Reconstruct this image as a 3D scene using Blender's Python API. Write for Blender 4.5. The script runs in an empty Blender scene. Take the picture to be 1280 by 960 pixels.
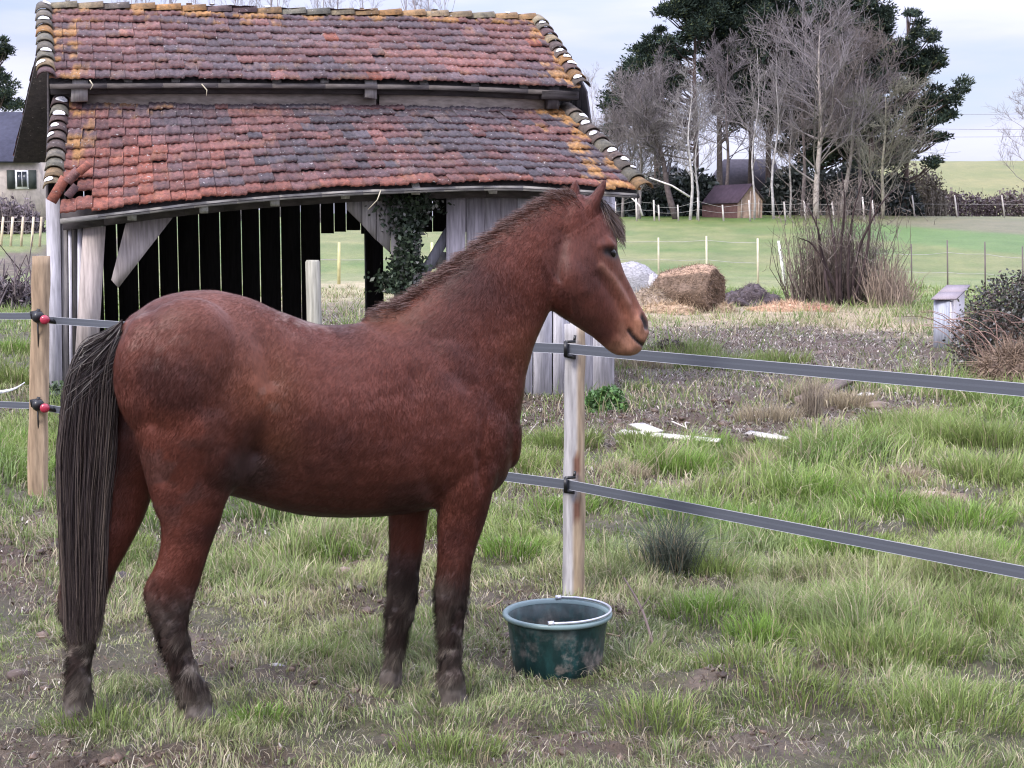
import bpy, bmesh, math, random
import numpy as np
from mathutils import Vector, Matrix
random.seed(7)
RNG = np.random.default_rng(11)
SC = bpy.context.scene
COL = SC.collection
R = math.radians
# ------------------------------------------------------------------ camera
HC = 1.7
FPX = 1800.0
PITCH = math.atan(180 / FPX)
CAM = np.array([0.0, 0.0, HC])
FW = np.array([0, math.cos(PITCH), -math.sin(PITCH)])
UPV = np.array([0, math.sin(PITCH), math.cos(PITCH)])
RT = np.array([1.0, 0, 0])
cd = bpy.data.cameras.new('camera'); cam = bpy.data.objects.new('camera', cd); COL.objects.link(cam)
cam.location = (0, 0, HC); cam.rotation_euler = (math.pi / 2 - PITCH, 0, 0)
cd.sensor_width = 36; cd.lens = FPX / 1280 * 36; cd.clip_end = 3000; cd.clip_start = 0.05
SC.camera = cam

def ray(px, py):
    return RT * ((px - 640) / FPX) + UPV * ((480 - py) / FPX) + FW
def atY(px, py, Y):
    d = ray(px, py); return CAM + d * (Y / d[1])
def onplane(px, py, p0, n):
    d = ray(px, py); t = np.dot(np.array(p0) - CAM, n) / np.dot(d, n); return CAM + d * t
def ong(px, py, z=0.0):
    d = ray(px, py); t = (z - HC) / d[2]; return CAM + d * t

# ------------------------------------------------------------------ noise
def _h(ix, iy, iz, seed):
    n = (ix * 374761393 + iy * 668265263 + iz * 2147483647 + seed * 1274126177) & 0xFFFFFFFF
    n = ((n ^ (n >> 13)) * 1274126177) & 0xFFFFFFFF
    n = (n ^ (n >> 16)) & 0xFFFFFF
    return n / float(0xFFFFFF)
def vnoise(x, y, z=None, seed=0):
    x = np.asarray(x, float); y = np.asarray(y, float)
    z = np.zeros_like(x) if z is None else np.asarray(z, float)
    x0 = np.floor(x); y0 = np.floor(y); z0 = np.floor(z)
    fx = x - x0; fy = y - y0; fz = z - z0
    fx = fx * fx * (3 - 2 * fx); fy = fy * fy * (3 - 2 * fy); fz = fz * fz * (3 - 2 * fz)
    x0 = x0.astype(np.int64); y0 = y0.astype(np.int64); z0 = z0.astype(np.int64)
    r = 0
    for dx in (0, 1):
        for dy in (0, 1):
            for dz in (0, 1):
                w = (fx if dx else 1 - fx) * (fy if dy else 1 - fy) * (fz if dz else 1 - fz)
                r = r + w * _h(x0 + dx, y0 + dy, z0 + dz, seed)
    return r
def fbm(x, y, z=None, seed=0, oct=4):
    a, s, t = 1.0, 0.0, 0.0
    f = 1.0
    for i in range(oct):
        s = s + a * vnoise(np.asarray(x) * f, np.asarray(y) * f, None if z is None else np.asarray(z) * f, seed + i * 17)
        t += a; a *= .5; f *= 2.03
    return s / t
def sstep(a, b, x):
    t = np.clip((np.asarray(x, float) - a) / (b - a), 0, 1); return t * t * (3 - 2 * t)
def lerp(a, b, t): return a + (b - a) * t
def interp(xs, pts):
    """piecewise linear interpolation of rows of pts (first column = key)"""
    P = np.array(pts, float); xs = np.asarray(xs, float)
    return np.stack([np.interp(xs, P[:, 0], P[:, i]) for i in range(1, P.shape[1])], -1)
def smooth_rows(P, n):
    """resample control rows with Catmull-Rom to n rows"""
    P = np.array(P, float); m = len(P)
    t = np.linspace(0, m - 1, n); i = np.clip(np.floor(t).astype(int), 0, m - 2); f = (t - i)[:, None]
    Q = np.vstack([2 * P[0] - P[1], P, 2 * P[-1] - P[-2]])
    p0, p1, p2, p3 = Q[i], Q[i + 1], Q[i + 2], Q[i + 3]
    return .5 * ((2 * p1) + (-p0 + p2) * f + (2 * p0 - 5 * p1 + 4 * p2 - p3) * f ** 2 + (-p0 + 3 * p1 - 3 * p2 + p3) * f ** 3)
def unit(v):
    v = np.asarray(v, float); return v / (np.linalg.norm(v, axis=-1, keepdims=True) + 1e-12)

# ------------------------------------------------------------------ object helpers
def tag(o, label=None, cat=None, group=None, kind=None):
    if label: o['label'] = label
    if cat: o['category'] = cat
    if group: o['group'] = group
    if kind: o['kind'] = kind
    return o
def empty(name, loc=(0, 0, 0), **kw):
    o = bpy.data.objects.new(name, None); COL.objects.link(o); o.location = [float(c) for c in loc]; o.empty_display_size = .1
    return tag(o, **kw)
def mesh_np(name, V, faces, mat, parent=None, col=None, smooth=False, normals=None, midx=None):
    """V (n,3); faces: list of int arrays (k,nv); world coordinates."""
    V = np.asarray(V, float)
    if parent is not None:
        V = V - np.array(world_loc(parent))
    me = bpy.data.meshes.new(name)
    faces = [np.asarray(f, np.int64) for f in faces if len(f)]
    ls = []; tot = []; 
    for f in faces:
        ls.append(f.ravel()); tot.append(np.full(len(f), f.shape[1]))
    loops = np.concatenate(ls); tot = np.concatenate(tot)
    start = np.concatenate([[0], np.cumsum(tot)[:-1]])
    me.vertices.add(len(V)); me.vertices.foreach_set('co', V.astype(np.float32).ravel())
    me.loops.add(len(loops)); me.loops.foreach_set('vertex_index', loops.astype(np.int32))
    me.polygons.add(len(tot)); me.polygons.foreach_set('loop_start', start.astype(np.int32)); me.polygons.foreach_set('loop_total', tot.astype(np.int32))
    if midx is not None: me.polygons.foreach_set('material_index', np.asarray(midx, np.int32))
    me.update(calc_edges=True)
    if smooth: me.polygons.foreach_set('use_smooth', np.ones(len(tot), bool))
    if col is not None:
        a = me.color_attributes.new('Col', 'FLOAT_COLOR', 'POINT')
        c = np.ones((len(V), 4), np.float32); col = np.asarray(col); c[:, :col.shape[1]] = col
        a.data.foreach_set('color', c.ravel())
    if normals is not None:
        me.normals_split_custom_set_from_vertices(np.asarray(normals, np.float32).tolist())
    for m in (mat if isinstance(mat, (list, tuple)) else [mat]): me.materials.append(m)
    o = bpy.data.objects.new(name, me); COL.objects.link(o)
    if parent is not None: o.parent = parent
    return o
def world_loc(o):
    v = Vector(o.location)
    while o.parent is not None:
        o = o.parent; v = v + o.location
    return v

class MB:
    """collects pieces into one mesh, with vertex colours"""
    def __init__(s): s.V = []; s.F = {}; s.C = []; s.n = 0; s.M = {}
    def add(s, V, F, c=(1, 1, 1), m=0):
        V = np.asarray(V, float); F = np.asarray(F, np.int64)
        if F.ndim == 1: F = F[None]
        s.V.append(V); s.F.setdefault(F.shape[1], []).append(F + s.n); s.M.setdefault(F.shape[1], []).append(np.full(len(F), m))
        c = np.asarray(c, float); s.C.append(np.broadcast_to(c, (len(V), 3)).copy() if c.ndim == 1 else c); s.n += len(V)
    def addm(s, V, Fs, c=(1, 1, 1), m=0):
        """several face arrays on the same verts"""
        V = np.asarray(V, float); s.V.append(V)
        for F in Fs:
            F = np.asarray(F, np.int64); s.F.setdefault(F.shape[1], []).append(F + s.n); s.M.setdefault(F.shape[1], []).append(np.full(len(F), m))
        c = np.asarray(c, float); s.C.append(np.broadcast_to(c, (len(V), 3)).copy() if c.ndim == 1 else c); s.n += len(V)
    def hexa(s, P, c=(1, 1, 1), m=0):
        """8 corners: 0-3 bottom loop, 4-7 top loop"""
        s.add(P, [[3, 2, 1, 0], [4, 5, 6, 7], [0, 1, 5, 4], [1, 2, 6, 5], [2, 3, 7, 6], [3, 0, 4, 7]], c, m)
    def box(s, a, b, w, h, up=(0, 0, 1), c=(1, 1, 1), m=0, jit=0):
        """bar from a to b with width w (sideways) and height h (along up)"""
        a = np.array(a, float); b = np.array(b, float); d = unit(b - a); up = np.array(up, float)
        sd = np.cross(d, up); sd = unit(sd); u = np.cross(sd, d)
        P = []
        for q in (a, b):
            for (i, j) in ((-1, -1), (1, -1), (1, 1), (-1, 1)):
                P.append(q + sd * w / 2 * i + u * h / 2 * j + (RNG.normal(0, jit, 3) if jit else 0))
        s.hexa(P, c, m)
    def tube(s, pts, rad, n=6, c=(1, 1, 1), m=0, cap=True):
        pts = np.asarray(pts, float); rad = np.broadcast_to(np.asarray(rad, float), (len(pts),))
        T = np.gradient(pts, axis=0); T = unit(T)
        ref = np.array([0, 0, 1.0]) if abs(T[0][2]) < .9 else np.array([1.0, 0, 0])
        V = []; k = len(pts)
        A = unit(np.cross(T[0], ref))
        for i in range(k):
            A = A - T[i] * np.dot(A, T[i]); A = unit(A); B = np.cross(T[i], A)
            for j in range(n):
                an = 2 * math.pi * j / n; V.append(pts[i] + (A * math.cos(an) + B * math.sin(an)) * rad[i])
        F = []
        for i in range(k - 1):
            for j in range(n):
                F.append([i * n + j, i * n + (j + 1) % n, (i + 1) * n + (j + 1) % n, (i + 1) * n + j])
        Fs = [F]
        if cap: 
            if n == 4: Fs = [F + [list(range(n))[::-1], [(k - 1) * n + j for j in range(n)]]]
            else: Fs.append([list(range(n))[::-1], [(k - 1) * n + j for j in range(n)]])
        s.addm(V, Fs, c, m)
    def build(s, name, mat, parent=None, smooth=False, **kw):
        fs = []; ms = []
        for k in s.F: fs.append(np.concatenate(s.F[k])); ms.append(np.concatenate(s.M[k]))
        return mesh_np(name, np.concatenate(s.V), fs, mat, parent, np.concatenate(s.C), smooth, midx=np.concatenate(ms), **kw)

# ------------------------------------------------------------------ materials
def newmat(name):
    m = bpy.data.materials.new(name); m.use_nodes = True
    nt = m.node_tree; return m, nt, nt.nodes['Principled BSDF']
def N(nt, typ, **kw):
    n = nt.nodes.new(typ)
    for k, v in kw.items():
        if k in n.inputs.keys() if hasattr(n.inputs, 'keys') else False: n.inputs[k].default_value = v
        else: setattr(n, k, v)
    return n
def mixc(nt, fac, a, b, mode='MIX'):
    n = nt.nodes.new('ShaderNodeMix'); n.data_type = 'RGBA'; n.blend_type = mode
    for inp, v in ((n.inputs[0], fac), (n.inputs[6], a), (n.inputs[7], b)):
        if isinstance(v, (int, float)): inp.default_value = v
        elif isinstance(v, (tuple, list)): inp.default_value = (*v[:3], 1)
        else: nt.links.new(v, inp)
    return n.outputs[2]
def noise(nt, scale, detail=4, vec=None, stretch=None, rough=.55, obj=True):
    tc = nt.nodes.new('ShaderNodeTexCoord'); mp = nt.nodes.new('ShaderNodeMapping')
    nt.links.new(tc.outputs['Object'], mp.inputs['Vector'])
    if stretch: mp.inputs['Scale'].default_value = stretch
    n = nt.nodes.new('ShaderNodeTexNoise'); n.inputs['Scale'].default_value = scale; n.inputs['Detail'].default_value = detail; n.inputs['Roughness'].default_value = rough
    nt.links.new(mp.outputs[0], n.inputs['Vector']); return n.outputs['Fac']
def ramp(nt, fac, stops):
    r = nt.nodes.new('ShaderNodeValToRGB'); e = r.color_ramp.elements
    while len(e) < len(stops): e.new(.5)
    for i, (p, c) in enumerate(stops):
        e[i].position = p; e[i].color = (*c, 1) if len(c) == 3 else c
    nt.links.new(fac, r.inputs[0]); return r.outputs[0]
def bump(nt, bs, h, strength=.3, dist=.01):
    b = nt.nodes.new('ShaderNodeBump'); b.inputs['Strength'].default_value = strength; b.inputs['Distance'].default_value = dist
    nt.links.new(h, b.inputs['Height']); nt.links.new(b.outputs[0], bs.inputs['Normal'])
def vcol_mat(name, rough=.8, nscale=30, namt=.25, bumps=0, bdist=.01, stretch=None, spec=.3, trans=0, metal=0, detail=5):
    """material whose colour is the mesh's own colour attribute, broken up by noise"""
    m, nt, bs = newmat(name)
    a = nt.nodes.new('ShaderNodeVertexColor'); a.layer_name = 'Col'
    c = a.outputs[0]
    if namt:
        nf = noise(nt, nscale, detail, stretch=stretch)
        g = ramp(nt, nf, [(.28, (1 - namt,) * 3), (.72, (1 + namt,) * 3)])
        c = mixc(nt, 1.0, c, g, 'MULTIPLY')
        if bumps: bump(nt, bs, nf, bumps, bdist)
    nt.links.new(c, bs.inputs['Base Color'])
    bs.inputs['Roughness'].default_value = rough; bs.inputs['Specular IOR Level'].default_value = spec; bs.inputs['Metallic'].default_value = metal
    if trans:
        tr = nt.nodes.new('ShaderNodeBsdfTranslucent'); nt.links.new(c, tr.inputs[0])
        mx = nt.nodes.new('ShaderNodeMixShader'); mx.inputs[0].default_value = trans
        out = nt.nodes['Material Output']
        nt.links.new(bs.outputs[0], mx.inputs[1]); nt.links.new(tr.outputs[0], mx.inputs[2]); nt.links.new(mx.outputs[0], out.inputs[0])
    return m
def blades(P, H, W, D, lean, cb, ct, up=None, seg=2, facing=None):
    """P base (n,3), H length, W width, D unit horizontal lean direction (n,3), lean 0..1; returns V, faces, C"""
    n = len(P); up = np.array([0, 0, 1.0]) if up is None else up
    sd = facing if facing is not None else unit(np.cross(RNG.normal(size=(n, 3)) * [1, 1, .0] + 1e-6, [0, 0, 1.0]))
    H = H[:, None]; W = W[:, None]; L = lean[:, None]
    mid = P + up * H * .55 * (1 - .3 * L) + D * H * .22 * L
    tip = P + up * H * (1 - .55 * L * L) + D * H * .85 * L
    if seg == 2:
        V = np.stack([P - sd * W / 2, P + sd * W / 2, mid + sd * W * .38, mid - sd * W * .38, tip], 1).reshape(-1, 3)
        i = np.arange(n)[:, None] * 5
        F4 = i + np.array([[0, 1, 2, 3]]); F3 = i + np.array([[3, 2, 4]])
        cm = (cb + ct) / 2
        C = np.stack([cb, cb, cm, cm, ct], 1).reshape(-1, 3)
        return V, [F4, F3], C
    V = np.stack([P - sd * W / 2, P + sd * W / 2, tip], 1).reshape(-1, 3)
    F3 = np.arange(n)[:, None] * 3 + np.array([[0, 1, 2]])
    C = np.stack([cb, cb, ct], 1).reshape(-1, 3)
    return V, [F3], C
# ------------------------------------------------------------------ sky and light
w = bpy.data.worlds.new('World'); SC.world = w; w.use_nodes = True
nt = w.node_tree; bg = nt.nodes['Background']
SUN_EL, SUN_AZ = R(42), R(222)       # azimuth clockwise from +Y : behind the camera, to its left
sky = nt.nodes.new('ShaderNodeTexSky'); sky.sky_type = 'NISHITA'; sky.sun_disc = False
sky.sun_elevation = SUN_EL; sky.sun_rotation = SUN_AZ; sky.air_density = 1.0; sky.dust_density = 1.5
tc = nt.nodes.new('ShaderNodeTexCoord')
sp = nt.nodes.new('ShaderNodeSeparateXYZ'); nt.links.new(tc.outputs['Generated'], sp.inputs[0])
mp = nt.nodes.new('ShaderNodeMapping'); mp.inputs['Scale'].default_value = (1.1, 1.1, 6.5); nt.links.new(tc.outputs['Generated'], mp.inputs[0])
mp.inputs['Location'].default_value = (2.3, .4, .55)
cn = nt.nodes.new('ShaderNodeTexNoise'); cn.inputs['Scale'].default_value = 2.2; cn.inputs['Detail'].default_value = 7; cn.inputs['Roughness'].default_value = .5
nt.links.new(mp.outputs[0], cn.inputs['Vector'])
cover = ramp(nt, cn.outputs['Fac'], [(.30, (.35,) * 3), (.50, (.92,) * 3)])
tone = ramp(nt, cn.outputs['Fac'], [(.34, (5.5, 5.8, 8.2)), (.46, (6.2, 6.3, 8.4)), (.56, (6.9, 7.0, 8.8)), (.70, (8.0, 8.1, 9.4))])
c1 = mixc(nt, cover, sky.outputs[0], tone)
mr = nt.nodes.new('ShaderNodeMapRange'); mr.inputs['From Min'].default_value = .12; mr.inputs['From Max'].default_value = .9
mr.inputs['To Min'].default_value = 1.0; mr.inputs['To Max'].default_value = 3.1
nt.links.new(sp.outputs[2], mr.inputs[0])
vm = nt.nodes.new('ShaderNodeVectorMath'); vm.operation = 'SCALE'; nt.links.new(c1, vm.inputs[0]); nt.links.new(mr.outputs[0], vm.inputs['Scale'])
nt.links.new(vm.outputs[0], bg.inputs[0]); bg.inputs[1].default_value = 0.062
sd = bpy.data.lights.new('sun', 'SUN'); sun = bpy.data.objects.new('sun', sd); COL.objects.link(sun)
sd.energy = 1.5; sd.angle = R(14); sd.color = (1.0, .95, .88)
dirv = Vector((math.sin(SUN_AZ) * math.cos(SUN_EL), math.cos(SUN_AZ) * math.cos(SUN_EL), math.sin(SUN_EL)))
sun.rotation_euler = dirv.to_track_quat('Z', 'Y').to_euler()
SC.view_settings.view_transform = 'Standard'; SC.view_settings.look = 'None'; SC.view_settings.gamma = 1
SC.view_settings.exposure = 1.22
SC.cycles.max_bounces = 6; SC.cycles.transparent_max_bounces = 4
SC.cycles.use_denoising = True
SC.cycles.filter_width = 1.15
# ------------------------------------------------------------------ horse placement (needed by the ground)
TH = R(17)
HF = np.array([math.cos(TH), math.sin(TH), 0]); HL = np.array([-math.sin(TH), math.cos(TH), 0])
HP = np.array([-.81, 5.16, 0])
def PB(px, py, v=0.0): return onplane(px, py, HP + HL * v, HL)
HOOVES = [PB(252, 905, -.11), PB(98, 909, .10), PB(569, 891, -.12), PB(489, 874, .12)]

# ------------------------------------------------------------------ terrain height
def H(x, y, fine=True):
    x = np.asarray(x, float); y = np.asarray(y, float)
    t = np.clip((y - 46) / 76, 0, 1); z = 3.8 * (t * .75 + .25 * t * t * (3 - 2 * t))
    z = z + .5 * sstep(-8, -25, x) * sstep(45, 75, y)
    r = x / np.maximum(y, 1)
    z = z + 12.2 * sstep(150, 270, y) * sstep(.10, .275, r)
    z = z + 3.0 * sstep(135, 255, y) * sstep(-.1, -.3, r)
    z = z + .5 * (fbm(x * .05, y * .05, seed=3) - .5) * sstep(30, 60, y)
    # long low swell behind the fence line
    z = z + .05 * sstep(8, 14, y) * (fbm(x * .35, y * .35, seed=5) - .5) * 2
    if fine:
        near = sstep(70, 20, y)
        a = (fbm(x * 1.3, y * 1.3, seed=9) - .5) * .10 + (fbm(x * 5, y * 5, seed=12, oct=3) - .5) * .055
        m = mud(x, y)
        a = a + m * ((fbm(x * 9, y * 9, seed=21, oct=4) - .5) * .085 + (np.abs(fbm(x * 4, y * 4, seed=31, oct=3) - .5) - .1) * .14 + (fbm(x * 22, y * 22, seed=23, oct=2) - .5) * .035)
        z = z + a * near
        for h in HOOVES:
            wgt = np.exp(-((x - h[0]) ** 2 + (y - h[1]) ** 2) / .02)
            z = z * (1 - wgt) + (h[2] - .0) * wgt
        # the pail stands on a level spot
        wgt = np.exp(-(((x - BUCKET[0]) ** 2 + (y - BUCKET[1]) ** 2) / .16) ** 2)
        z = z * (1 - wgt) - .012 * wgt
    return z
BUCKET = np.array([.182, 5.66, 0])
# worn places: (px, py, half width px, half height px, strength) of the photograph, laid on the ground
_MUD = [(20, 690, 120, 55, 1), (150, 745, 130, 35, .75), (270, 690, 160, 40, .7), (420, 690, 120, 22, .8), (250, 800, 60, 25, .7),
        (840, 530, 260, 32, 1), (1040, 545, 90, 12, .7), (680, 625, 120, 16, .9), (900, 480, 200, 24, .9), (800, 500, 120, 20, .8), (960, 500, 120, 16, .7), (1020, 437, 190, 30, 1), (930, 420, 120, 12, .8),
        (1060, 505, 120, 18, .9), (190, 945, 170, 22, .85), (880, 930, 140, 28, .8), (600, 925, 120, 18, .6), (60, 845, 70, 35, .5),
        (640, 780, 60, 45, .6), (400, 880, 80, 18, .5), (740, 600, 120, 14, .8), (20, 352, 60, 12, .9), (440, 395, 160, 22, .6),
        (1130, 590, 60, 12, .5), (1180, 625, 60, 10, .5), (430, 760, 60, 16, .6), (1100, 870, 90, 14, .4), (30, 500, 90, 12, .7)]
_MUDW = []
for (a, b, c, d, s) in _MUD:
    p = ong(a, b); q = ong(a + c, b); r0 = ong(a, b - d); r1 = ong(a, b + d)
    _MUDW.append((p[0], p[1], abs(q[0] - p[0]), max((r0[1] - r1[1]) / 2, .12), s))
_STR = [(960, 392, 200, 10, 1), (1080, 408, 110, 14, 1), (860, 400, 80, 12, .8), (20, 318, 80, 12, 1), (840, 610, 120, 9, .8), (430, 370, 120, 14, .8),
        (1060, 520, 90, 14, .6), (1130, 600, 30, 8, .9), (1165, 626, 34, 7, .9), (950, 600, 60, 7, .5)]
_STRW = []
for (a, b, c, d, s) in _STR:
    p = ong(a, b); q = ong(a + c, b); r0 = ong(a, b - d); r1 = ong(a, b + d)
    _STRW.append((p[0], p[1], abs(q[0] - p[0]), max((r0[1] - r1[1]) / 2, .12), s))
def _blob(L, x, y, n):
    m = np.zeros_like(x)
    for (a, b, c, d, s) in L:
        q = ((x - a) / c) ** 2 + ((y - b) / d) ** 2
        m = np.maximum(m, s * sstep(1.7, .35, q + n))
    return m
def mud(x, y):
    x = np.asarray(x, float); y = np.asarray(y, float)
    n = (fbm(x * 1.6, y * 1.6, seed=41) - .5) * 2.6
    m = _blob(_MUDW, x, y, n)
    sp = sstep(.60, .72, fbm(x * 2.3 + 7, y * 2.3, seed=55)) * sstep(9.5, 6, y) * .75
    return np.clip(np.maximum(m, sp), 0, 1)
def straw(x, y):
    n = (fbm(x * 1.2, y * 1.2, seed=61) - .5) * 2.2
    return _blob(_STRW, x, y, n)

G1 = np.array([.115, .185, .042]); G2 = np.array([.215, .275, .080]); G3 = np.array([.36, .33, .20]); MU = np.array([.088, .059, .043])
ST = np.array([.46, .36, .25])
def grass_tone(x, y):
    """base sward colour of a place"""
    x = np.asarray(x, float); y = np.asarray(y, float)
    n = fbm(x * .9, y * .9, seed=71)[..., None]; n2 = fbm(x * .12, y * .2, seed=75)[..., None]
    c = G1 + (G2 - G1) * sstep(.35, .65, n)
    c = c + (G3 - c) * (.30 * sstep(.45, .7, n2))
    # the fields beyond the yard, mown and greyer, with a sown strip of stronger green
    f = sstep(38, 60, y)[..., None]
    field = np.array([.150, .178, .055]) + (n2 - .5) * np.array([.12, .05, .06]) + (fbm(x * .9, y * .35, seed=72, oct=5)[..., None] - .5) * np.array([.14, .09, .06])
    r = (x / np.maximum(y, 1))
    py = 300 + (1.7 - H(x, y, False)) / np.maximum(y, 1) * 1800
    px = 640 + 1800 * r
    wv = (fbm(x * .06, y * .06, seed=78) - .5) * 10
    strip = sstep(-2, 2, py - (281 + (px - 1100) * .07) + wv * .3) * sstep(2, -2, py - (302 + (px - 1100) * .09) + wv * .5) * sstep(985, 1060, px) * sstep(50, 60, y)
    field = field + (np.array([.085, .165, .038]) - field) * (strip[..., None] * .8)
    up = sstep(2, -2, py - (281 + (px - 1100) * .07)) * sstep(1040, 1130, px) * sstep(140, 100, y)
    field = field + (np.array([.15, .135, .085]) - field) * (up[..., None] * .8)
    edge = sstep(.4, .6, fbm(x * .15, y * .4, seed=79)) * sstep(60, 50, y)
    field = field + (np.array([.30, .27, .16]) - field) * (edge[..., None] * .45)
    near_line = sstep(60, 90, y) * sstep(1000, 900, px) * sstep(.45, .6, fbm(x * .2, y * .05, seed=77))
    field = field + (np.array([.08, .17, .055]) - field) * (near_line[..., None] * .5)
    hill = sstep(140, 160, y)[..., None]
    field = field + (np.array([.175, .18, .062]) + (n2 - .5) * np.array([.10, .05, .04]) - field) * hill
    return c + (field - c) * f

# ------------------------------------------------------------------ ground sheet
ys = np.concatenate([np.linspace(-40, 2.6, 10), np.geomspace(3.0, 60, 560), np.geomspace(62, 1500, 130)])
s_in = np.linspace(-1, 1, 420); s_out = 1 + np.geomspace(.02, 40, 26)
ss = np.concatenate([-s_out[::-1], s_in, s_out])
hw = .43 * np.maximum(ys, 2.6) + .8
X = ss[None, :] * hw[:, None]; Y = np.repeat(ys[:, None], len(ss), 1)
Z = H(X, Y)
nr, nc = X.shape
idx = np.arange(nr * nc).reshape(nr, nc)
F = np.stack([idx[:-1, :-1], idx[:-1, 1:], idx[1:, 1:], idx[1:, :-1]], -1).reshape(-1, 4)
gm = mud(X, Y); gs = straw(X, Y)
base = grass_tone(X, Y)
nn = fbm(X * 14, Y * 14, seed=81, oct=3)[..., None]
mudc = MU * (.65 + .8 * nn) + np.array([.07, .06, .055]) * sstep(.55, .8, fbm(X * 3, Y * 3, seed=83))[..., None]
soil = np.array([.078, .066, .040]) * (.45 + 1.1 * nn)
under = sstep(30, 45, Y)[..., None]
bc = soil + (base - soil) * np.clip(under + .04, 0, 1)
bc = bc + (ST * (.7 + .6 * nn) - bc) * (gs[..., None] * .75)
bc = bc + (mudc - bc) * gm[..., None]
m_ground, gnt, gbs = newmat('ground_soil')
a = gnt.nodes.new('ShaderNodeVertexColor'); a.layer_name = 'Col'
n1 = noise(gnt, 6, 8, rough=.65); n2 = noise(gnt, 55, 5, rough=.7)
g = ramp(gnt, n1, [(.3, (.72,) * 3), (.7, (1.25,) * 3)]); g2 = ramp(gnt, n2, [(.3, (.7,) * 3), (.7, (1.3,) * 3)])
n3g = noise(gnt, .55, 7, rough=.7, stretch=(1, .6, 1)); g3 = ramp(gnt, n3g, [(.3, (.80, .84, .78)), (.5, (1, 1, 1)), (.7, (1.25, 1.17, 1.2))])
c = mixc(gnt, 1, a.outputs[0], g, 'MULTIPLY'); c = mixc(gnt, 1, c, g2, 'MULTIPLY'); c = mixc(gnt, 1, c, g3, 'MULTIPLY'); gnt.links.new(c, gbs.inputs['Base Color'])
gbs.inputs['Roughness'].default_value = .62; gbs.inputs['Specular IOR Level'].default_value = .35
bump(gnt, gbs, n2, .9, .03)
o = mesh_np('ground', np.stack([X, Y, Z], -1).reshape(-1, 3), [F], m_ground, None, bc.reshape(-1, 3), smooth=True)
tag(o, 'muddy winter pasture ground rising to far fields', 'ground', kind='structure')
# ------------------------------------------------------------------ grass
m_grass = vcol_mat('grass_blade', rough=.42, nscale=3, namt=.12, spec=.4, trans=.30)
def scatter(n, y0, y1, power, over=1.12):
    u = RNG.random(n); e = 2 - power
    y = (y0 ** e + u * (y1 ** e - y0 ** e)) ** (1 / e)
    x = RNG.uniform(-1, 1, n) * (.356 * y * over + .25)
    return x, y
VEG = []
def sward(n, y0, y1, power, wscale, seg, hmul=1.0):
    x, y = scatter(n, y0, y1, power)
    m = mud(x, y); s = straw(x, y)
    clump = fbm(x * 2.1, y * 2.1, seed=91, oct=3); cl2 = fbm(x * .8, y * .8, seed=95, oct=3)
    fine = fbm(x * 6.5, y * 6.5, seed=98, oct=2)
    p = np.clip(1.0 - np.where(y > 9, .97, .88) * m - .35 * s, .05, 1) * (.40 + .85 * sstep(.3, .6, clump)) * np.where(y < 9, .60 + .8 * sstep(.35, .6, fine), 1)
    # hoof bottoms, inside of the pail and the barn floor carry none
    ok = RNG.random(n) < p
    ok &= ((x - BUCKET[0]) ** 2 + (y - BUCKET[1]) ** 2) > .035
    x, y, m, s, clump, cl2 = (q[ok] for q in (x, y, m, s, clump, cl2)); n = len(x)
    z = H(x, y)
    x0_ = 0
    behind = sstep(6.6, 8.2, y + x * .55 * 0 + np.where(x > 0, x * .9, -x * .0))
    hgt = lerp(.045, .086, behind) * (.55 + 1.0 * RNG.random(n)) * (.5 + 1.3 * sstep(.35, .75, clump)) * hmul
    hum = sstep(.5, .66, cl2) * behind
    hgt = hgt * (1 + 1.1 * hum) * keep_clear(x, y)
    t = grass_tone(x, y)
    k = RNG.random(n)[:, None]
    lush = (sstep(.5, .7, cl2) * .8)[:, None]
    col = t * (.75 + .7 * RNG.random(n))[:, None]
    col = col + (np.array([.14, .225, .045]) - col) * lush * .6
    dead = (k < (.13 + .5 * s[:, None] + .30 * m[:, None] + .10 * (y < 7.2)[:, None]))
    dcol = np.array([.40, .34, .23]) * (.6 + .8 * RNG.random(n))[:, None]
    col = np.where(dead, dcol, col)
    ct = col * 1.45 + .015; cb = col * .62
    an = fbm(x * 2.4, y * 2.4, seed=99, oct=3) * 22 + RNG.normal(0, .75, n); D = np.stack([np.cos(an), np.sin(an), 0 * an], -1)
    lean = np.clip(RNG.normal(.68, .28, n), .05, 1.2)
    W = wscale * (.6 + .8 * RNG.random(n)) * (y / 5.5) ** .75
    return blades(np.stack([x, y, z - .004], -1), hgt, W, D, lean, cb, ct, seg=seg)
def keep_clear(x, y):
    return 1 - .75 * np.exp(-(((x - BUCKET[0]) / .30) ** 2 + ((y - BUCKET[1] + .36) / .26) ** 2))
GS = MB()
for args in ((205000, 4.0, 8.2, .9, .0037, 2), (150000, 7.5, 18, 1.2, .0046, 2), (110000, 16, 48, 1.3, .0055, 1, 1.2)):
    V, Fs, C = sward(*args); GS.addm(V, Fs, C)
# fine litter: thin bent dry stems and green seed leaves lying over the sward
n = 15000
x, y = scatter(n, 4.1, 17, 1.0); z = H(x, y) + .012
an = RNG.uniform(0, 2 * np.pi, n); D = np.stack([np.cos(an), np.sin(an), 0 * an], -1)
c0 = np.array([.40, .36, .27]) * (.35 + .95 * RNG.random(n))[:, None]
V, Fs, C = blades(np.stack([x, y, z], -1), RNG.uniform(.03, .11, n), np.full(n, .0042) * (y / 6) ** .7, D, RNG.uniform(1.15, 1.3, n), c0, c0 * 1.2)
GS.addm(V, Fs, C)
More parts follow.
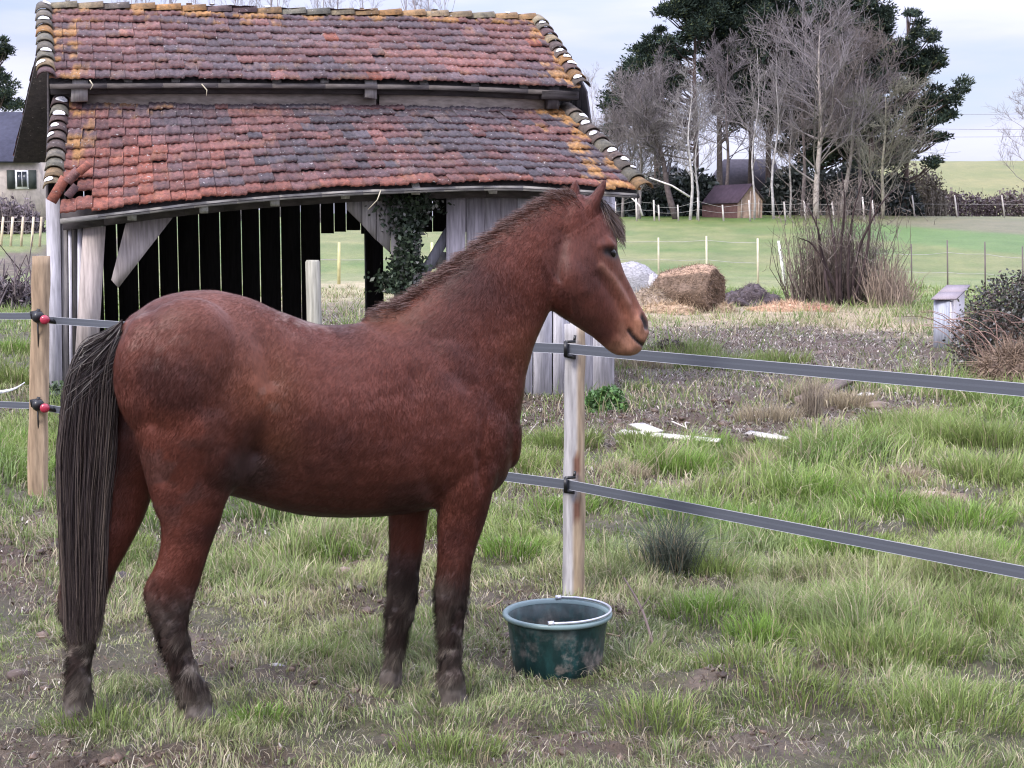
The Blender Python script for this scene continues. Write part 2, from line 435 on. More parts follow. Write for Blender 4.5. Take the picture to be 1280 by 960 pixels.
# torn bits of straw, bark and leaf lying on the churned mud
n = 150000
x, y = scatter(n, 4.1, 34, .9); k = RNG.random(n) < mud(x, y) * .8; x = x[k]; y = y[k]; n = len(x)
an = RNG.uniform(0, 2 * np.pi, n); D = np.stack([np.cos(an), np.sin(an), 0 * an], -1)
c0 = np.where((RNG.random(n) < np.where(y < 8, .10, .35))[:, None], np.array([.50, .45, .40]), np.where((RNG.random(n) < .3)[:, None], np.array([.14, .17, .07]), np.array([.12, .085, .062]))) * (.35 + 1.1 * RNG.random(n))[:, None]
V, Fs, C = blades(np.stack([x, y, H(x, y) + .006], -1), RNG.uniform(.02, .075, n) * (y / 7) ** .5, RNG.uniform(.003, .012, n) * (y / 7) ** .6, D, RNG.uniform(1.1, 1.32, n), c0, c0)
GS.addm(V, Fs, C)
# hummocks: strong tussocks in the rough behind the tape
def tuss(px, py, r, n, h, tone, spread=.6):
    p = ong(px, py)
    q = RNG.normal(0, 1, (n, 2)); q = q / np.linalg.norm(q, axis=1)[:, None] * (RNG.random(n) ** .6)[:, None]
    x = p[0] + q[:, 0] * r; y = p[1] + q[:, 1] * r * .9; z = H(x, y) + .03 * (1 - (q ** 2).sum(1))
    D = unit(np.stack([q[:, 0], q[:, 1], 0 * x], -1) + RNG.normal(0, .35, (n, 3)) * [1, 1, 0])
    c = np.array(tone) * (.6 + .9 * RNG.random(n))[:, None]
    dead = RNG.random(n) < .12; c[dead] = np.array([.38, .32, .2]) * (.6 + .7 * RNG.random(dead.sum()))[:, None]
    V, Fs, C = blades(np.stack([x, y, z - .005], -1), h * (.5 + .7 * RNG.random(n)), np.full(n, .005) * (p[1] / 7) ** .6, D, np.clip(RNG.normal(spread, .25, n), .1, 1.15), c * .75, c * 1.35)
    GS.addm(V, Fs, C)
gr = (.145, .235, .045); gg = (.17, .225, .065); gd = (.30, .25, .17)
for (a, b, r_, n_, h_, t_) in [(850, 590, .30, 1500, .17, gr), (800, 560, .2, 600, .16, gg), (700, 560, .35, 1100, .18, gg), (660, 585, .3, 900, .17, gg), (1050, 565, .4, 1500, .22, gg),
    (990, 570, .3, 900, .2, gg), (1180, 555, .5, 1700, .24, gg), (1250, 560, .5, 1500, .26, gg), (1130, 540, .4, 1000, .22, gg), (930, 575, .25, 700, .16, gg), (1010, 620, .3, 900, .17, gr),
    (1110, 640, .3, 800, .16, gr), (1200, 660, .3, 900, .15, gr), (890, 560, .22, 500, .15, gr), (950, 800, .16, 500, .12, gr), (900, 720, .18, 500, .12, gg), (1050, 760, .25, 800, .13, gr),
    (1150, 820, .25, 800, .12, gg), (1240, 780, .25, 800, .13, gg), (640, 700, .2, 600, .11, gr), (420, 700, .2, 500, .1, gr), (160, 690, .15, 300, .1, gg), (330, 700, .2, 500, .1, gg),
    (20, 440, .5, 900, .22, gr), (30, 560, .3, 900, .16, gr), (20, 590, .3, 900, .15, gr), (80, 500, .3, 700, .3, gg), (945, 585, .15, 400, .18, gd), (1130, 605, .17, 500, .10, gd), (1168, 632, .17, 400, .09, gd),
    (1060, 510, .25, 700, .2, gd), (1010, 500, .25, 600, .22, gd), (960, 530, .3, 500, .2, gd), (850, 445, .6, 1100, .26, gg), (900, 460, .6, 900, .26, gg), (800, 460, .4, 500, .25, gd), (970, 455, .5, 600, .24, gg), (20, 480, .4, 700, .2, gg),
    (700, 640, .25, 700, .12, gr), (860, 650, .3, 900, .14, gr), (960, 660, .35, 1000, .14, gr), (780, 600, .2, 500, .12, gd), (1240, 600, .4, 1300, .2, gg), (1090, 820, .3, 900, .12, gg), (930, 840, .25, 600, .11, gg), (1180, 900, .3, 900, .12, gg), (1000, 880, .2, 500, .10, gg), (560, 940, .2, 500, .09, gg), (120, 900, .2, 400, .08, gg), (400, 820, .2, 400, .08, gg), (820, 900, .2, 500, .10, gg), (880, 770, .2, 500, .11, gr), (320, 905, .12, 300, .07, gr), (1230, 700, .3, 800, .13, gr), (1050, 690, .25, 700, .14, gr), (640, 590, .25, 700, .15, gg)]:
    tuss(a, b, r_, n_, h_, t_)
# lumps of kicked up mud
CL = MB(); n = 22000; x, y = scatter(n, 4.1, 15, 1.0); k = RNG.random(n) < mud(x, y) ** 1.5; x = x[k]; y = y[k]; n = len(x)
_t = (1 + 5 ** .5) / 2; IC = unit(np.array([[-1, _t, 0], [1, _t, 0], [-1, -_t, 0], [1, -_t, 0], [0, -1, _t], [0, 1, _t], [0, -1, -_t], [0, 1, -_t], [_t, 0, -1], [_t, 0, 1], [-_t, 0, -1], [-_t, 0, 1]], float))
IF = np.array([[0, 11, 5], [0, 5, 1], [0, 1, 7], [0, 7, 10], [0, 10, 11], [1, 5, 9], [5, 11, 4], [11, 10, 2], [10, 7, 6], [7, 1, 8], [3, 9, 4], [3, 4, 2], [3, 2, 6], [3, 6, 8], [3, 8, 9], [4, 9, 5], [2, 4, 11], [6, 2, 10], [8, 6, 7], [9, 8, 1]])
sz = RNG.gamma(1.6, .0055, n) * (y / 6) ** .5; Pc = np.stack([x, y, H(x, y)], -1)
Vc_ = Pc[:, None] + IC[None] * (sz[:, None] * RNG.uniform(.5, 1.3, (n, 12)))[:, :, None] * np.array([1.2, 1.2, .75])
cc_ = np.repeat(MU[None] * (.5 + 1.1 * RNG.random(n))[:, None], 12, 0)
CL.addm(Vc_.reshape(-1, 3), [(np.arange(n)[:, None, None] * 12 + IF[None]).reshape(-1, 3)], cc_)
m_clod = vcol_mat('wet_mud', .5, 60, .4, .6, .01, spec=.4)
co = CL.build('mud_clods', m_clod, None, True); tag(co, 'small dark clods of hoof churned mud', 'mud', kind='stuff')
go = GS.build('grass', m_grass)
tag(go, 'short rough green winter grass with dead stems', 'grass', kind='stuff')
# ------------------------------------------------------------------ the horse
def loft(rows, nseg=28, ncap=4):
    """rows: (centre, a-half-vector, b-half-vector, egg, square). closed loft -> V,F"""
    rings = []
    k = len(rows)
    def ring(c, a, b, egg, sq, sc=1.0):
        V = []
        for j in range(nseg):
            an = 2 * math.pi * j / nseg; ca, sa = math.cos(an), math.sin(an)
            ex = 2 / sq
            xx = math.copysign(abs(ca) ** ex, ca); yy = math.copysign(abs(sa) ** ex, sa)
            wb = 1 - egg * xx
            V.append(c + a * xx * sc + b * yy * wb * sc)
        return V
    c0, a0, b0, e0, q0 = rows[0]; c1 = rows[1][0]
    def cap(row, direction, length):
        out = []
        for t in (0.35, .65, .85, .96):
            s = math.sqrt(max(0, 1 - t * t)); out.append((row[0] + direction * length * t, row[1] * s, row[2] * s, row[3], row[4]))
        return out
    d0 = unit(rows[0][0] - rows[1][0]); d1 = unit(rows[-1][0] - rows[-2][0])
    l0 = min(np.linalg.norm(rows[0][1]), np.linalg.norm(rows[0][2])) * .6; l1 = min(np.linalg.norm(rows[-1][1]), np.linalg.norm(rows[-1][2])) * .6
    allr = cap(rows[0], d0, l0)[::-1] + list(rows) + cap(rows[-1], d1, l1)
    for r_ in allr: rings.append(ring(*r_))
    V = np.array(rings).reshape(-1, 3); m = len(allr)
    F = []
    for i in range(m - 1):
        for j in range(nseg):
            F.append([i * nseg + j, i * nseg + (j + 1) % nseg, (i + 1) * nseg + (j + 1) % nseg, (i + 1) * nseg + j])
    T = []
    cA = len(V); V = np.vstack([V, [allr[0][0]], [allr[-1][0]]])
    for j in range(nseg):
        T.append([cA, (j + 1) % nseg, j]); T.append([cA + 1, (m - 1) * nseg + j, (m - 1) * nseg + (j + 1) % nseg])
    return V, [F, T]
HB = MB()
def pxm(px, py, v): return 1800.0 / PB(px, py, v)[1]     # pixels per metre there

def sect_loft(rows, P, lat, n=None, nseg=32):
    """rows: top px,py, bottom px,py, half width, egg, square, v"""
    n = n or len(rows) * 4
    S = smooth_rows(rows, n); out = []
    for (tx, ty, bx, by, w_, egg, sq, v) in S:
        t = P(tx, ty, v); b = P(bx, by, v)
        out.append(((t + b) / 2, (t - b) / 2, lat * w_, egg, sq))
    return loft(out, nseg)
# trunk: croup to breast
V, F = sect_loft([
    (158, 404, 168, 500, .10, .0, 2.1, 0),
    (172, 389, 176, 560, .175, .0, 2.2, 0),
    (200, 372, 205, 598, .225, .02, 2.2, 0),
    (235, 364, 250, 612, .25, .05, 2.2, 0),
    (270, 363, 300, 622, .245, -.02, 2.1, 0),
    (315, 373, 345, 637, .245, -.03, 2.0, 0),
    (355, 391, 385, 644, .262, .02, 1.95, 0),
    (400, 405, 425, 646, .270, .06, 1.95, 0),
    (445, 404, 470, 645, .262, .09, 2.0, 0),
    (490, 394, 515, 638, .238, .24, 2.1, 0),
    (530, 390, 560, 630, .22, .26, 2.1, 0),
    (570, 415, 600, 620, .195, .2, 2.1, 0),
    (608, 455, 622, 606, .155, .1, 2.1, 0),
    (630, 490, 634, 585, .10, .0, 2.1, 0)], PB, HL)
HB.addm(V, F)
# neck
V, F = sect_loft([
    (470, 400, 625, 600, .15, .05, 2.1, 0),
    (500, 383, 642, 550, .155, .12, 2.1, 0),
    (530, 360, 651, 505, .135, .16, 2.1, 0),
    (565, 333, 656, 470, .112, .18, 2.1, 0),
    (600, 305, 664, 441, .094, .18, 2.1, 0),
    (635, 280, 675, 413, .083, .15, 2.1, 0),
    (668, 259, 684, 393, .077, .12, 2.1, 0),
    (698, 245, 694, 375, .072, .10, 2.1, 0),
    (722, 243, 712, 345, .064, .05, 2.1, 0)], PB, HL)
HB.addm(V, F)
# head, turned a little further away than the body
TH2 = R(33)
LL = np.array([-math.sin(TH2), math.cos(TH2), 0]); HD = np.array([math.cos(TH2), math.sin(TH2), 0])
POLL = PB(722, 262, 0)
def PH(px, py, v=0.0): return onplane(px, py, POLL + LL * v, LL)
V, F = sect_loft([
    (727, 243, 690, 300, .055, .0, 2.1, 0),
    (745, 250, 684, 335, .072, .0, 2.2, 0),
    (757, 272, 683, 362, .088, -.02, 2.3, 0),
    (764, 300, 690, 384, .095, -.02, 2.3, 0),
    (772, 325, 706, 398, .083, .08, 2.3, 0),
    (782, 347, 726, 411, .064, .12, 2.3, 0),
    (792, 366, 742, 422, .052, .12, 2.2, 0),
    (801, 383, 755, 433, .047, .05, 2.2, 0),
    (808, 397, 766, 441, .050, .0, 2.3, 0),
    (809, 411, 775, 444, .050, .0, 2.3, 0),
    (804, 424, 786, 443, .036, .0, 2.2, 0)], PH, LL, nseg=36)
HB.addm(V, F)
def ball(c, ax, ay, az, n=14):
    V = []; 
    for i in range(n + 1):
        th = math.pi * i / n
        for j in range(n):
            ph = 2 * math.pi * j / n
            V.append(c + ax * math.sin(th) * math.cos(ph) + ay * math.sin(th) * math.sin(ph) + az * math.cos(th))
    F = [[i * n + j, i * n + (j + 1) % n, (i + 1) * n + (j + 1) % n, (i + 1) * n + j] for i in range(n) for j in range(n)]
    return np.array(V), [F]
UZ = np.array([0, 0, 1.0])
def bl(c, u, v, z, U=None, W=None):
    U = HF if U is None else U; W = HL if W is None else W
    HB.addm(*ball(c, U * u, W * v, UZ * z))
# cheeks, brow ridges, nostril wings, lower lip
hd_ax = unit(PH(795, 425) - PH(725, 262)); hd_up = unit(np.cross(LL, hd_ax)); 
if hd_up[2] < 0: hd_up = -hd_up
def MH(px, py, a):
    """point on the near side of the head plane, or its mirror image on the far side"""
    p = PH(px, py, -abs(a)); return p if a < 0 else p + LL * 2 * a
def MB_(px, py, a):
    p = PB(px, py, -abs(a)); return p if a < 0 else p + HL * 2 * a
for s in (-1, 1):
    HB.addm(*ball(MH(727, 350, s * .055), hd_ax * .105, LL * .040, hd_up * .098))
    HB.addm(*ball(MH(759, 304, s * .066), hd_ax * .034, LL * .030, hd_up * .018))       # brow
    HB.addm(*ball(MH(798, 402, s * .034), hd_ax * .036, LL * .024, hd_up * .028))       # nostril wing
    HB.addm(*ball(MH(766, 347, s * .056), hd_ax * .075, LL * .014, hd_up * .010))       # facial crest
HB.addm(*ball(PH(783, 434, 0), hd_ax * .036, LL * .036, hd_up * .024))
# shoulder, upper arm, stifle, buttock, croup masses
for s in (-1, 1):
    bl(MB_(558, 500, s * .10), .16, .085, .24)
    bl(MB_(588, 545, s * .085), .11, .075, .20)
    bl(MB_(238, 470, s * .13), .22, .135, .27)
    bl(MB_(266, 560, s * .130), .145, .10, .17)
    bl(MB_(190, 470, s * .115), .13, .115, .22)
bl(PB(500, 402, 0), .14, .05, .06)
bl(PB(618, 525, 0), .055, .10, .14)

def leg(rows, vt, P=PB, ns=None, nseg=24):
    """rows: y, cx, r px, lateral m, v"""
    S = smooth_rows(rows, ns or len(rows) * 3); out = []
    for (y, cx, r_, lat, v) in S:
        c = P(cx, y, v); k = 1800.0 / c[1]
        out.append((c, HF * (r_ / k) * .985, HL * lat, 0, 2.15))
    return loft(out, nseg)
NHL = [(500, 228, 56, .08, -.11), (530, 234, 66, .10, -.125), (565, 240, 66, .10, -.125), (600, 240, 57, .085, -.12), (630, 238, 46, .07, -.12), (652, 239, 38, .06, -.12), (680, 233, 33, .052, -.115),
    (705, 226, 32, .048, -.115), (731, 215, 35, .048, -.11), (752, 212, 30, .043, -.11), (780, 215, 21.5, .034, -.11), (813, 223, 18.5, .030, -.11), (843, 233, 18.5, .031, -.11),
    (866, 243, 21, .038, -.11), (884, 248, 20, .036, -.11), (893, 252, 24, .044, -.11), (905, 255, 27, .050, -.11)]
FHL = [(480, 195, 56, .10, .12), (540, 172, 56, .10, .12), (590, 150, 50, .085, .12), (630, 143, 45, .07, .11), (662, 137, 37, .055, .10), (692, 125, 34, .05, .10), (721, 110, 33, .048, .10),
    (745, 104, 30.5, .046, .10), (770, 103, 27, .040, .10), (797, 103, 20, .033, .10), (830, 100, 15.5, .029, .10), (858, 99, 16.5, .031, .10), (875, 98, 20, .036, .10), (892, 97, 21, .040, .10), (908, 98, 25, .047, .10)]
NFL = [(535, 586, 38, .05, -.10), (562, 586, 44, .065, -.115), (588, 584, 43, .075, -.125), (615, 580, 38, .068, -.125), (645, 578, 33, .056, -.12), (675, 573, 28, .048, -.12), (710, 568, 23, .042, -.12), (740, 565, 22, .043, -.12),
    (760, 564.5, 20.5, .040, -.12), (785, 565, 16, .031, -.12), (812, 564.5, 15, .028, -.12), (835, 564, 16, .030, -.12), (850, 564, 19, .036, -.12), (868, 566, 18, .034, -.12), (878, 568, 20, .038, -.12), (892, 570, 23.5, .046, -.12)]
FFL = [(560, 530, 36, .06, .10), (590, 520, 38, .075, .12), (635, 512, 28, .060, .12), (660, 510, 25, .05, .12), (690, 508, 22, .043, .12), (722, 504, 21, .042, .12), (752, 503, 20, .041, .12), (785, 499, 15, .03, .12),
    (815, 494, 12.5, .027, .12), (836, 490, 14, .03, .12), (848, 488, 16, .034, .12), (860, 488, 15, .032, .12), (876, 488, 19.5, .043, .12)]
for L in (NHL, FHL, NFL, FFL): HB.addm(*leg(L, 0))
# ears: cupped leaves that open forward
def ear(pts, v, lat):
    S = smooth_rows(pts, 12); out = []
    for (cx, cy, r_) in S:
        c = PH(cx, cy, v); out.append((c, HD * r_ / 333., LL * r_ / 333. * lat, 0, 2.0))
    HB.addm(*loft(out, 16))
ear([(733, 276, 9), (736, 265, 12), (740, 254, 12.5), (747, 243, 10.5), (753, 232, 7), (756.5, 223, 3)], -.042, .7)
ear([(716, 262, 9), (717, 250, 10), (718, 240, 8), (719, 231, 5), (720, 225, 2.2)], .05, .7)
me = bpy.data.meshes.new('horse_raw'); 
fs = []
for k in HB.F:
    for F_ in HB.F[k]: fs += F_.tolist()
me.from_pydata(np.concatenate(HB.V).tolist(), [], fs)
tmp = bpy.data.objects.new('horse_raw', me); COL.objects.link(tmp)
bm = bmesh.new(); bm.from_mesh(me); bmesh.ops.recalc_face_normals(bm, faces=bm.faces); bm.to_mesh(me); bm.free()
md = tmp.modifiers.new('r', 'REMESH'); md.mode = 'VOXEL'; md.voxel_size = .0085; md.adaptivity = 0
md = tmp.modifiers.new('s', 'SMOOTH'); md.iterations = 9; md.factor = .6
dg = bpy.context.evaluated_depsgraph_get(); ev = tmp.evaluated_get(dg); em = ev.to_mesh()
nv = len(em.vertices); HV = np.empty(nv * 3, np.float32); em.vertices.foreach_get('co', HV); HV = HV.reshape(-1, 3).astype(float)
HN = np.empty(nv * 3, np.float32); em.vertex_normals.foreach_get('vector', HN); HN = HN.reshape(-1, 3).astype(float)
hf = [list(p.vertices) for p in em.polygons]; HFc = np.array([f for f in hf if len(f) == 4]); HFt = np.array([f for f in hf if len(f) == 3])
ev.to_mesh_clear(); bpy.data.objects.remove(tmp)
# ---- fine carving in body coordinates
def loc(Vv):
    q = Vv - HP; return q @ HF, q @ HL, Vv[:, 2]
u, v, z = loc(HV)
q = HV - POLL; hx = q @ hd_ax; hy = q @ hd_up; hl = q @ LL
tq = np.clip(hx, 0, .62); hdist = np.linalg.norm(q - tq[:, None] * hd_ax, axis=1)
hw_ = sstep(.02, .09, hx) * sstep(.26, .20, hdist)            # on the head
def near(p, r): return np.exp(-((HV - p) ** 2).sum(1) / (r * r))
disp = np.zeros(nv)
def seg_dist(A, B):
    ab = B - A; t = np.clip(((HV - A) @ ab) / (ab @ ab), 0, 1); return np.linalg.norm(HV - (A + t[:, None] * ab), axis=1), t
def proj(Q):
    q_ = Q - CAM; dz = q_ @ FW; return np.stack([640 + 1800 * (q_ @ RT) / dz, 480 - 1800 * (q_ @ UPV) / dz], -1)
HVm = np.where((hl > 0)[:, None], HV - LL[None] * (2 * hl)[:, None], HV); PXY = proj(HVm)
onhead = (np.linalg.norm(q - np.clip(hx, 0, .62)[:, None] * hd_ax, axis=1) < .24) & (np.abs(hl) > .012)
def pxd(pts):
    best = np.full(nv, 1e3)
    for a_, b_ in zip(pts[:-1], pts[1:]):
        A = np.array(a_, float); B = np.array(b_, float); ab = B - A; t = np.clip(((PXY - A) @ ab) / (ab @ ab), 0, 1); best = np.minimum(best, np.linalg.norm(PXY - (A + t[:, None] * ab), axis=1))
    return np.where(onhead, best, 1e3)
SLIT = pxd([(787, 413), (793, 421), (800, 428), (806, 433)]); NOS = pxd([(804, 396), (808, 403), (809, 409)]); JAW = pxd([(704, 292), (698, 330), (694, 360), (691, 390)]); CREST = pxd([(752, 332), (770, 352), (786, 378)]); CHEEK = pxd([(716, 330), (722, 360)]); EYE = pxd([(760, 314), (769, 317)])
NASAL = pxd([(778, 350), (794, 384)]); CHIN = pxd([(772, 424), (786, 438)])
G = lambda D_, w_: np.exp(-(D_ / w_) ** 2)
disp += -.012 * G(SLIT, 2.6) - .014 * G(NOS, 3.2) - .008 * G(JAW, 8) + .004 * G(CREST, 4) - .004 * G(pxd([(748, 345), (764, 366), (780, 392)]), 6) + .006 * G(CHEEK, 16) - .004 * G(EYE, 5) + .006 * G(pxd([(752, 306), (766, 307)]), 5) - .004 * G(NASAL, 5) + .005 * G(CHIN, 6) + .005 * G(pxd([(798, 400), (801, 412)]), 4)
for s in (-1, 1):
    # jugular groove, shoulder edge, flank hollow, ribs, stifle fold, hamstring line
    for (pts, dep, wd) in (([(690, 395), (662, 450), (640, 500)], .008, .022), ([(535, 400), (560, 440), (590, 480)], .007, .03), ([(606, 520), (600, 570), (606, 610)], .007, .018), ([(330, 400), (340, 470), (322, 560)], .016, .045),
                           ([(332, 520), (320, 570), (302, 612)], .013, .042), ([(520, 470), (520, 560), (545, 620)], .009, .03), ([(600, 590), (590, 680)], .005, .014), ([(560, 600), (555, 670)], .005, .012), ([(198, 500), (205, 600)], .008, .03)):
        for a_, b_ in zip(pts[:-1], pts[1:]):
            d, t = seg_dist(MB_(*a_, s * .2), MB_(*b_, s * .2)); disp -= dep * np.exp(-(d / wd) ** 2 * 1.0) * (v * s > .02)
    for (c_, r_, h_) in (((262, 400), .07, .014), ((345, 440), .10, -.008), ((565, 480), .12, .004), ((250, 545), .08, .012)):
        disp += h_ * near(MB_(*c_, s * .22), r_)
disp += (fbm(HV[:, 0] * 9, HV[:, 1] * 9, HV[:, 2] * 9, seed=5, oct=3) - .5) * .010
# clotted winter hair and mud on the lower legs
low = sstep(.62, .30, z)
cl = fbm(HV[:, 0] * 46, HV[:, 1] * 46, HV[:, 2] * 24, seed=8, oct=3)
disp += low * (cl - .5) * .022
# hoof tops: a ledge under the coronet
HV = HV + HN * disp[:, None]
# the inside of the near ear is hollow towards the front
# ---- coat colour, with some shade and highlights painted in
bay = np.array([.108, .031, .020]); bay_d = np.array([.048, .014, .011]); ginger = np.array([.27, .095, .038]); blk = np.array([.030, .022, .020]); mudd = np.array([.125, .10, .085]); mudl = np.array([.27, .23, .19])
HV_ = HV
n1 = fbm(HV[:, 0] * 5, HV[:, 1] * 5, HV[:, 2] * 5, seed=15)[:, None]; n2 = fbm(HV[:, 0] * 40, HV[:, 1] * 40, HV[:, 2] * 14, seed=16, oct=3)[:, None]
n3 = fbm(HV[:, 0] * 16, HV[:, 1] * 16, HV[:, 2] * 16, seed=17, oct=4)[:, None]
c = bay_d + (bay - bay_d) * sstep(.25, .62, n1)
def w1(a): return a[:, None]
def cmix(c, t, k): return c + (np.array(t) - c) * k
c = cmix(c, ginger * .62, w1(np.maximum(near(PB(335, 480, -.25), .14), near(PB(345, 560, -.25), .09)) * .42))
c = cmix(c, ginger * .7, w1(near(PB(655, 440, -.06), .10) * .4 + near(PB(480, 395, 0), .12) * .35))
c = cmix(c, bay_d * .62, w1(near(PB(605, 360, -.1), .13) * .65 + near(PB(560, 420, -.15), .12) * .45 + near(PB(690, 330, -.08), .07) * .2 + near(PB(430, 560, -.25), .16) * .25))  # body shading painted into the coat: neck, shoulder and lower barrel darkened
c = cmix(c, np.array([.20, .085, .060]), w1(near(PB(270, 400, -.1), .20) * .4))  # painted highlight: top of the croup made lighter
c = cmix(c, np.array([.040, .017, .014]), w1(near(PB(318, 592, -.2), .10) * .85 + sstep(.98, .72, z) * sstep(-1.2, -.2, u * 0 - .1) * .0 + near(PB(400, 620, -.2), .22) * .45 + near(PB(300, 590, -.2), .12) * .5 + near(PB(520, 625, -.2), .13) * .5))  # shade under the belly and in the flank fold, painted as dark coat
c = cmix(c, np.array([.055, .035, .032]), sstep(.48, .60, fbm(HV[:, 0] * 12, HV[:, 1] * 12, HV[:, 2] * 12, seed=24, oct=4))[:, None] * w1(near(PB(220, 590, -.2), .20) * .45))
# muzzle and face
c = cmix(c, np.array([.33, .125, .060]), w1(sstep(.34, .52, hx) * sstep(-.12, .03, hy + .02) * hw_ * .75))
c = cmix(c, np.array([.25, .085, .045]), w1(sstep(.10, .2, hx) * hw_ * .45 * sstep(-.09, -.02, hy)))
c = cmix(c, np.array([.36, .19, .115]), w1(sstep(.47, .56, hx) * hw_ * .55))
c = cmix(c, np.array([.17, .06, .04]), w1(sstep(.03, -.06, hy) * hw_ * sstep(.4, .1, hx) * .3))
for D_, w_, k_ in ((SLIT, 2.6, 1.4), (NOS, 3.4, 1.5), (EYE, 7, 1.2), (JAW, 8, .22)): c = cmix(c, [.016, .012, .012], w1(np.clip(k_ * G(D_, w_), 0, .97)))  # dark mouth, nostril and eye rim; jaw groove shade painted in
c = cmix(c, [.40, .20, .13], w1(.5 * G(pxd([(796, 398), (800, 412)]), 6) + .35 * G(CREST, 4) + .3 * G(pxd([(778, 408), (784, 420)]), 5)))  # paler muzzle skin, plus a highlight painted along the facial crest
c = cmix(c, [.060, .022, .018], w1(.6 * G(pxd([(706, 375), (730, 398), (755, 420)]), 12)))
d, t = seg_dist(PH(810, 414, -.02), PH(803, 431, -.02)); c = cmix(c, [.03, .02, .02], w1(np.exp(-(d / .022) ** 2) * .85))
# mud and dark points
c = cmix(c, blk * 1.3, w1(sstep(.58, .40, z) * .88))
lm = sstep(.45, .62, n3) * w1(sstep(.62, .25, z)) ; c = cmix(c, mudd, lm * .55)
n5 = fbm(HV[:, 0] * 62, HV[:, 1] * 62, HV[:, 2] * 30, seed=26, oct=4)[:, None]
c = cmix(c, mudl * .95, sstep(.52, .62, n5) * sstep(.40, .55, n3) * w1(sstep(.40, .22, z) * .7))
c = cmix(c, blk, sstep(.50, .42, n5) * w1(sstep(.5, .35, z) * .8))
c = cmix(c, mudl * .75, w1(sstep(.20, .05, z) * .35))
splash = (sstep(.60, .72, fbm(HV[:, 0] * 22, HV[:, 1] * 22, HV[:, 2] * 22, seed=19, oct=4)) * sstep(.5, .62, fbm(HV[:, 0] * 3, HV[:, 1] * 3, HV[:, 2] * 3, seed=20)))[:, None]
c = cmix(c, np.array([.26, .18, .15]), splash * .25 * w1(sstep(1.0, 1.2, z) * (u < .55)))
sc_ = (near(PB(375, 400, -.03), .09) * .7)[:, None] * sstep(.45, .6, n2); c = cmix(c, np.array([.34, .27, .24]), sc_ * .7)
# hooves
c = cmix(c, np.array([.085, .07, .062]), w1(sstep(.085, .06, z) * .7) * (.5 + n3))
c = c * (.82 + .36 * n2)
horse = empty('horse', (float(HP[0]), float(HP[1]), 0), label='bay horse with muddy legs and a black tail standing behind the tape fence', cat='horse')
m_coat, hnt, hbs = newmat('horse_coat')
a = hnt.nodes.new('ShaderNodeVertexColor'); a.layer_name = 'Col'
nf = noise(hnt, 90, 4, stretch=(1, 1, .35)); g = ramp(hnt, nf, [(.3, (.82,) * 3), (.7, (1.18,) * 3)])
hnt.links.new(mixc(hnt, 1, a.outputs[0], g, 'MULTIPLY'), hbs.inputs['Base Color'])
hbs.inputs['Roughness'].default_value = .52; hbs.inputs['Specular IOR Level'].default_value = .25
hbs.inputs['Sheen Weight'].default_value = .04; hbs.inputs['Sheen Roughness'].default_value = .5
bump(hnt, hbs, nf, .35, .004)
fl = [HFc] + ([HFt] if len(HFt) else [])
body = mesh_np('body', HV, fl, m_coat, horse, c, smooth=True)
# ---- short coat hair
tri = np.vstack([HFc[:, [0, 1, 2]], HFc[:, [0, 2, 3]]] + ([HFt] if len(HFt) else []))
e1 = HV[tri[:, 1]] - HV[tri[:, 0]]; e2 = HV[tri[:, 2]] - HV[tri[:, 0]]; ar = np.linalg.norm(np.cross(e1, e2), axis=1)
def on_body(n, wt=None):
    p = ar if wt is None else ar * wt; cs = np.cumsum(p); i = np.searchsorted(cs, RNG.random(n) * cs[-1]); i = np.clip(i, 0, len(tri) - 1)
    a_ = RNG.random(n); b_ = RNG.random(n); fl_ = a_ + b_ > 1; a_[fl_] = 1 - a_[fl_]; b_[fl_] = 1 - b_[fl_]; w0 = 1 - a_ - b_
    t = tri[i]; mixv = lambda A: A[t[:, 0]] * w0[:, None] + A[t[:, 1]] * a_[:, None] + A[t[:, 2]] * b_[:, None]
    return mixv(HV), unit(mixv(HN)), mixv(c)
n = 360000
P_, N_, C_ = on_body(n); _k = P_[:, 2] > .075; P_, N_, C_ = P_[_k], N_[_k], C_[_k]; n = len(P_)
fu, fv, fz = loc(P_); hxx = (P_ - POLL) @ hd_ax; hxx = np.where(np.linalg.norm(P_ - POLL - np.clip(hxx, 0, .62)[:, None] * hd_ax, axis=1) < .24, hxx, 0)
flow = -HF * .55 - UZ * .75
flow = np.repeat(flow[None], n, 0)
isH = (hxx > .04)[:, None]; flow = np.where(isH, hd_ax * .9 - hd_up * .25, flow)
sw = fbm(P_[:, 0] * 2.6, P_[:, 1] * 2.6, P_[:, 2] * 2.6, seed=33) - .5
flow = flow + HF * (sw * 2.4)[:, None] + RNG.normal(0, .11, (n, 3))
flow = unit(flow - N_ * (flow * N_).sum(1)[:, None])
lowl = sstep(.70, .25, P_[:, 2])
clump = fbm(P_[:, 0] * 30, P_[:, 1] * 30, P_[:, 2] * 12, seed=34, oct=3)
flow = unit(flow + np.cross(N_, flow) * ((clump - .5) * (.25 + 2.6 * lowl))[:, None])
Lh = np.where(hxx > .05, .007, .018) * (.6 + .8 * RNG.random(n)) * (1 + .9 * lowl * (clump > .45))
lift = .08 + .14 * RNG.random(n) + .35 * lowl * (clump > .5)
tip = P_ + flow * Lh[:, None] + N_ * (Lh * lift)[:, None]
sd_ = np.cross(N_, flow); W_ = (.0012 + .0010 * RNG.random(n))[:, None] * (1 + .4 * lowl[:, None])
P0 = P_ - N_ * .001
Vc = np.stack([P0 + sd_ * W_ / 2, P0 - sd_ * W_ / 2, tip], 1).reshape(-1, 3)
var = (.74 + .52 * RNG.random(n))[:, None] * (.85 + .3 * fbm(P_[:, 0] * 60, P_[:, 1] * 60, P_[:, 2] * 25, seed=36, oct=2)[:, None])
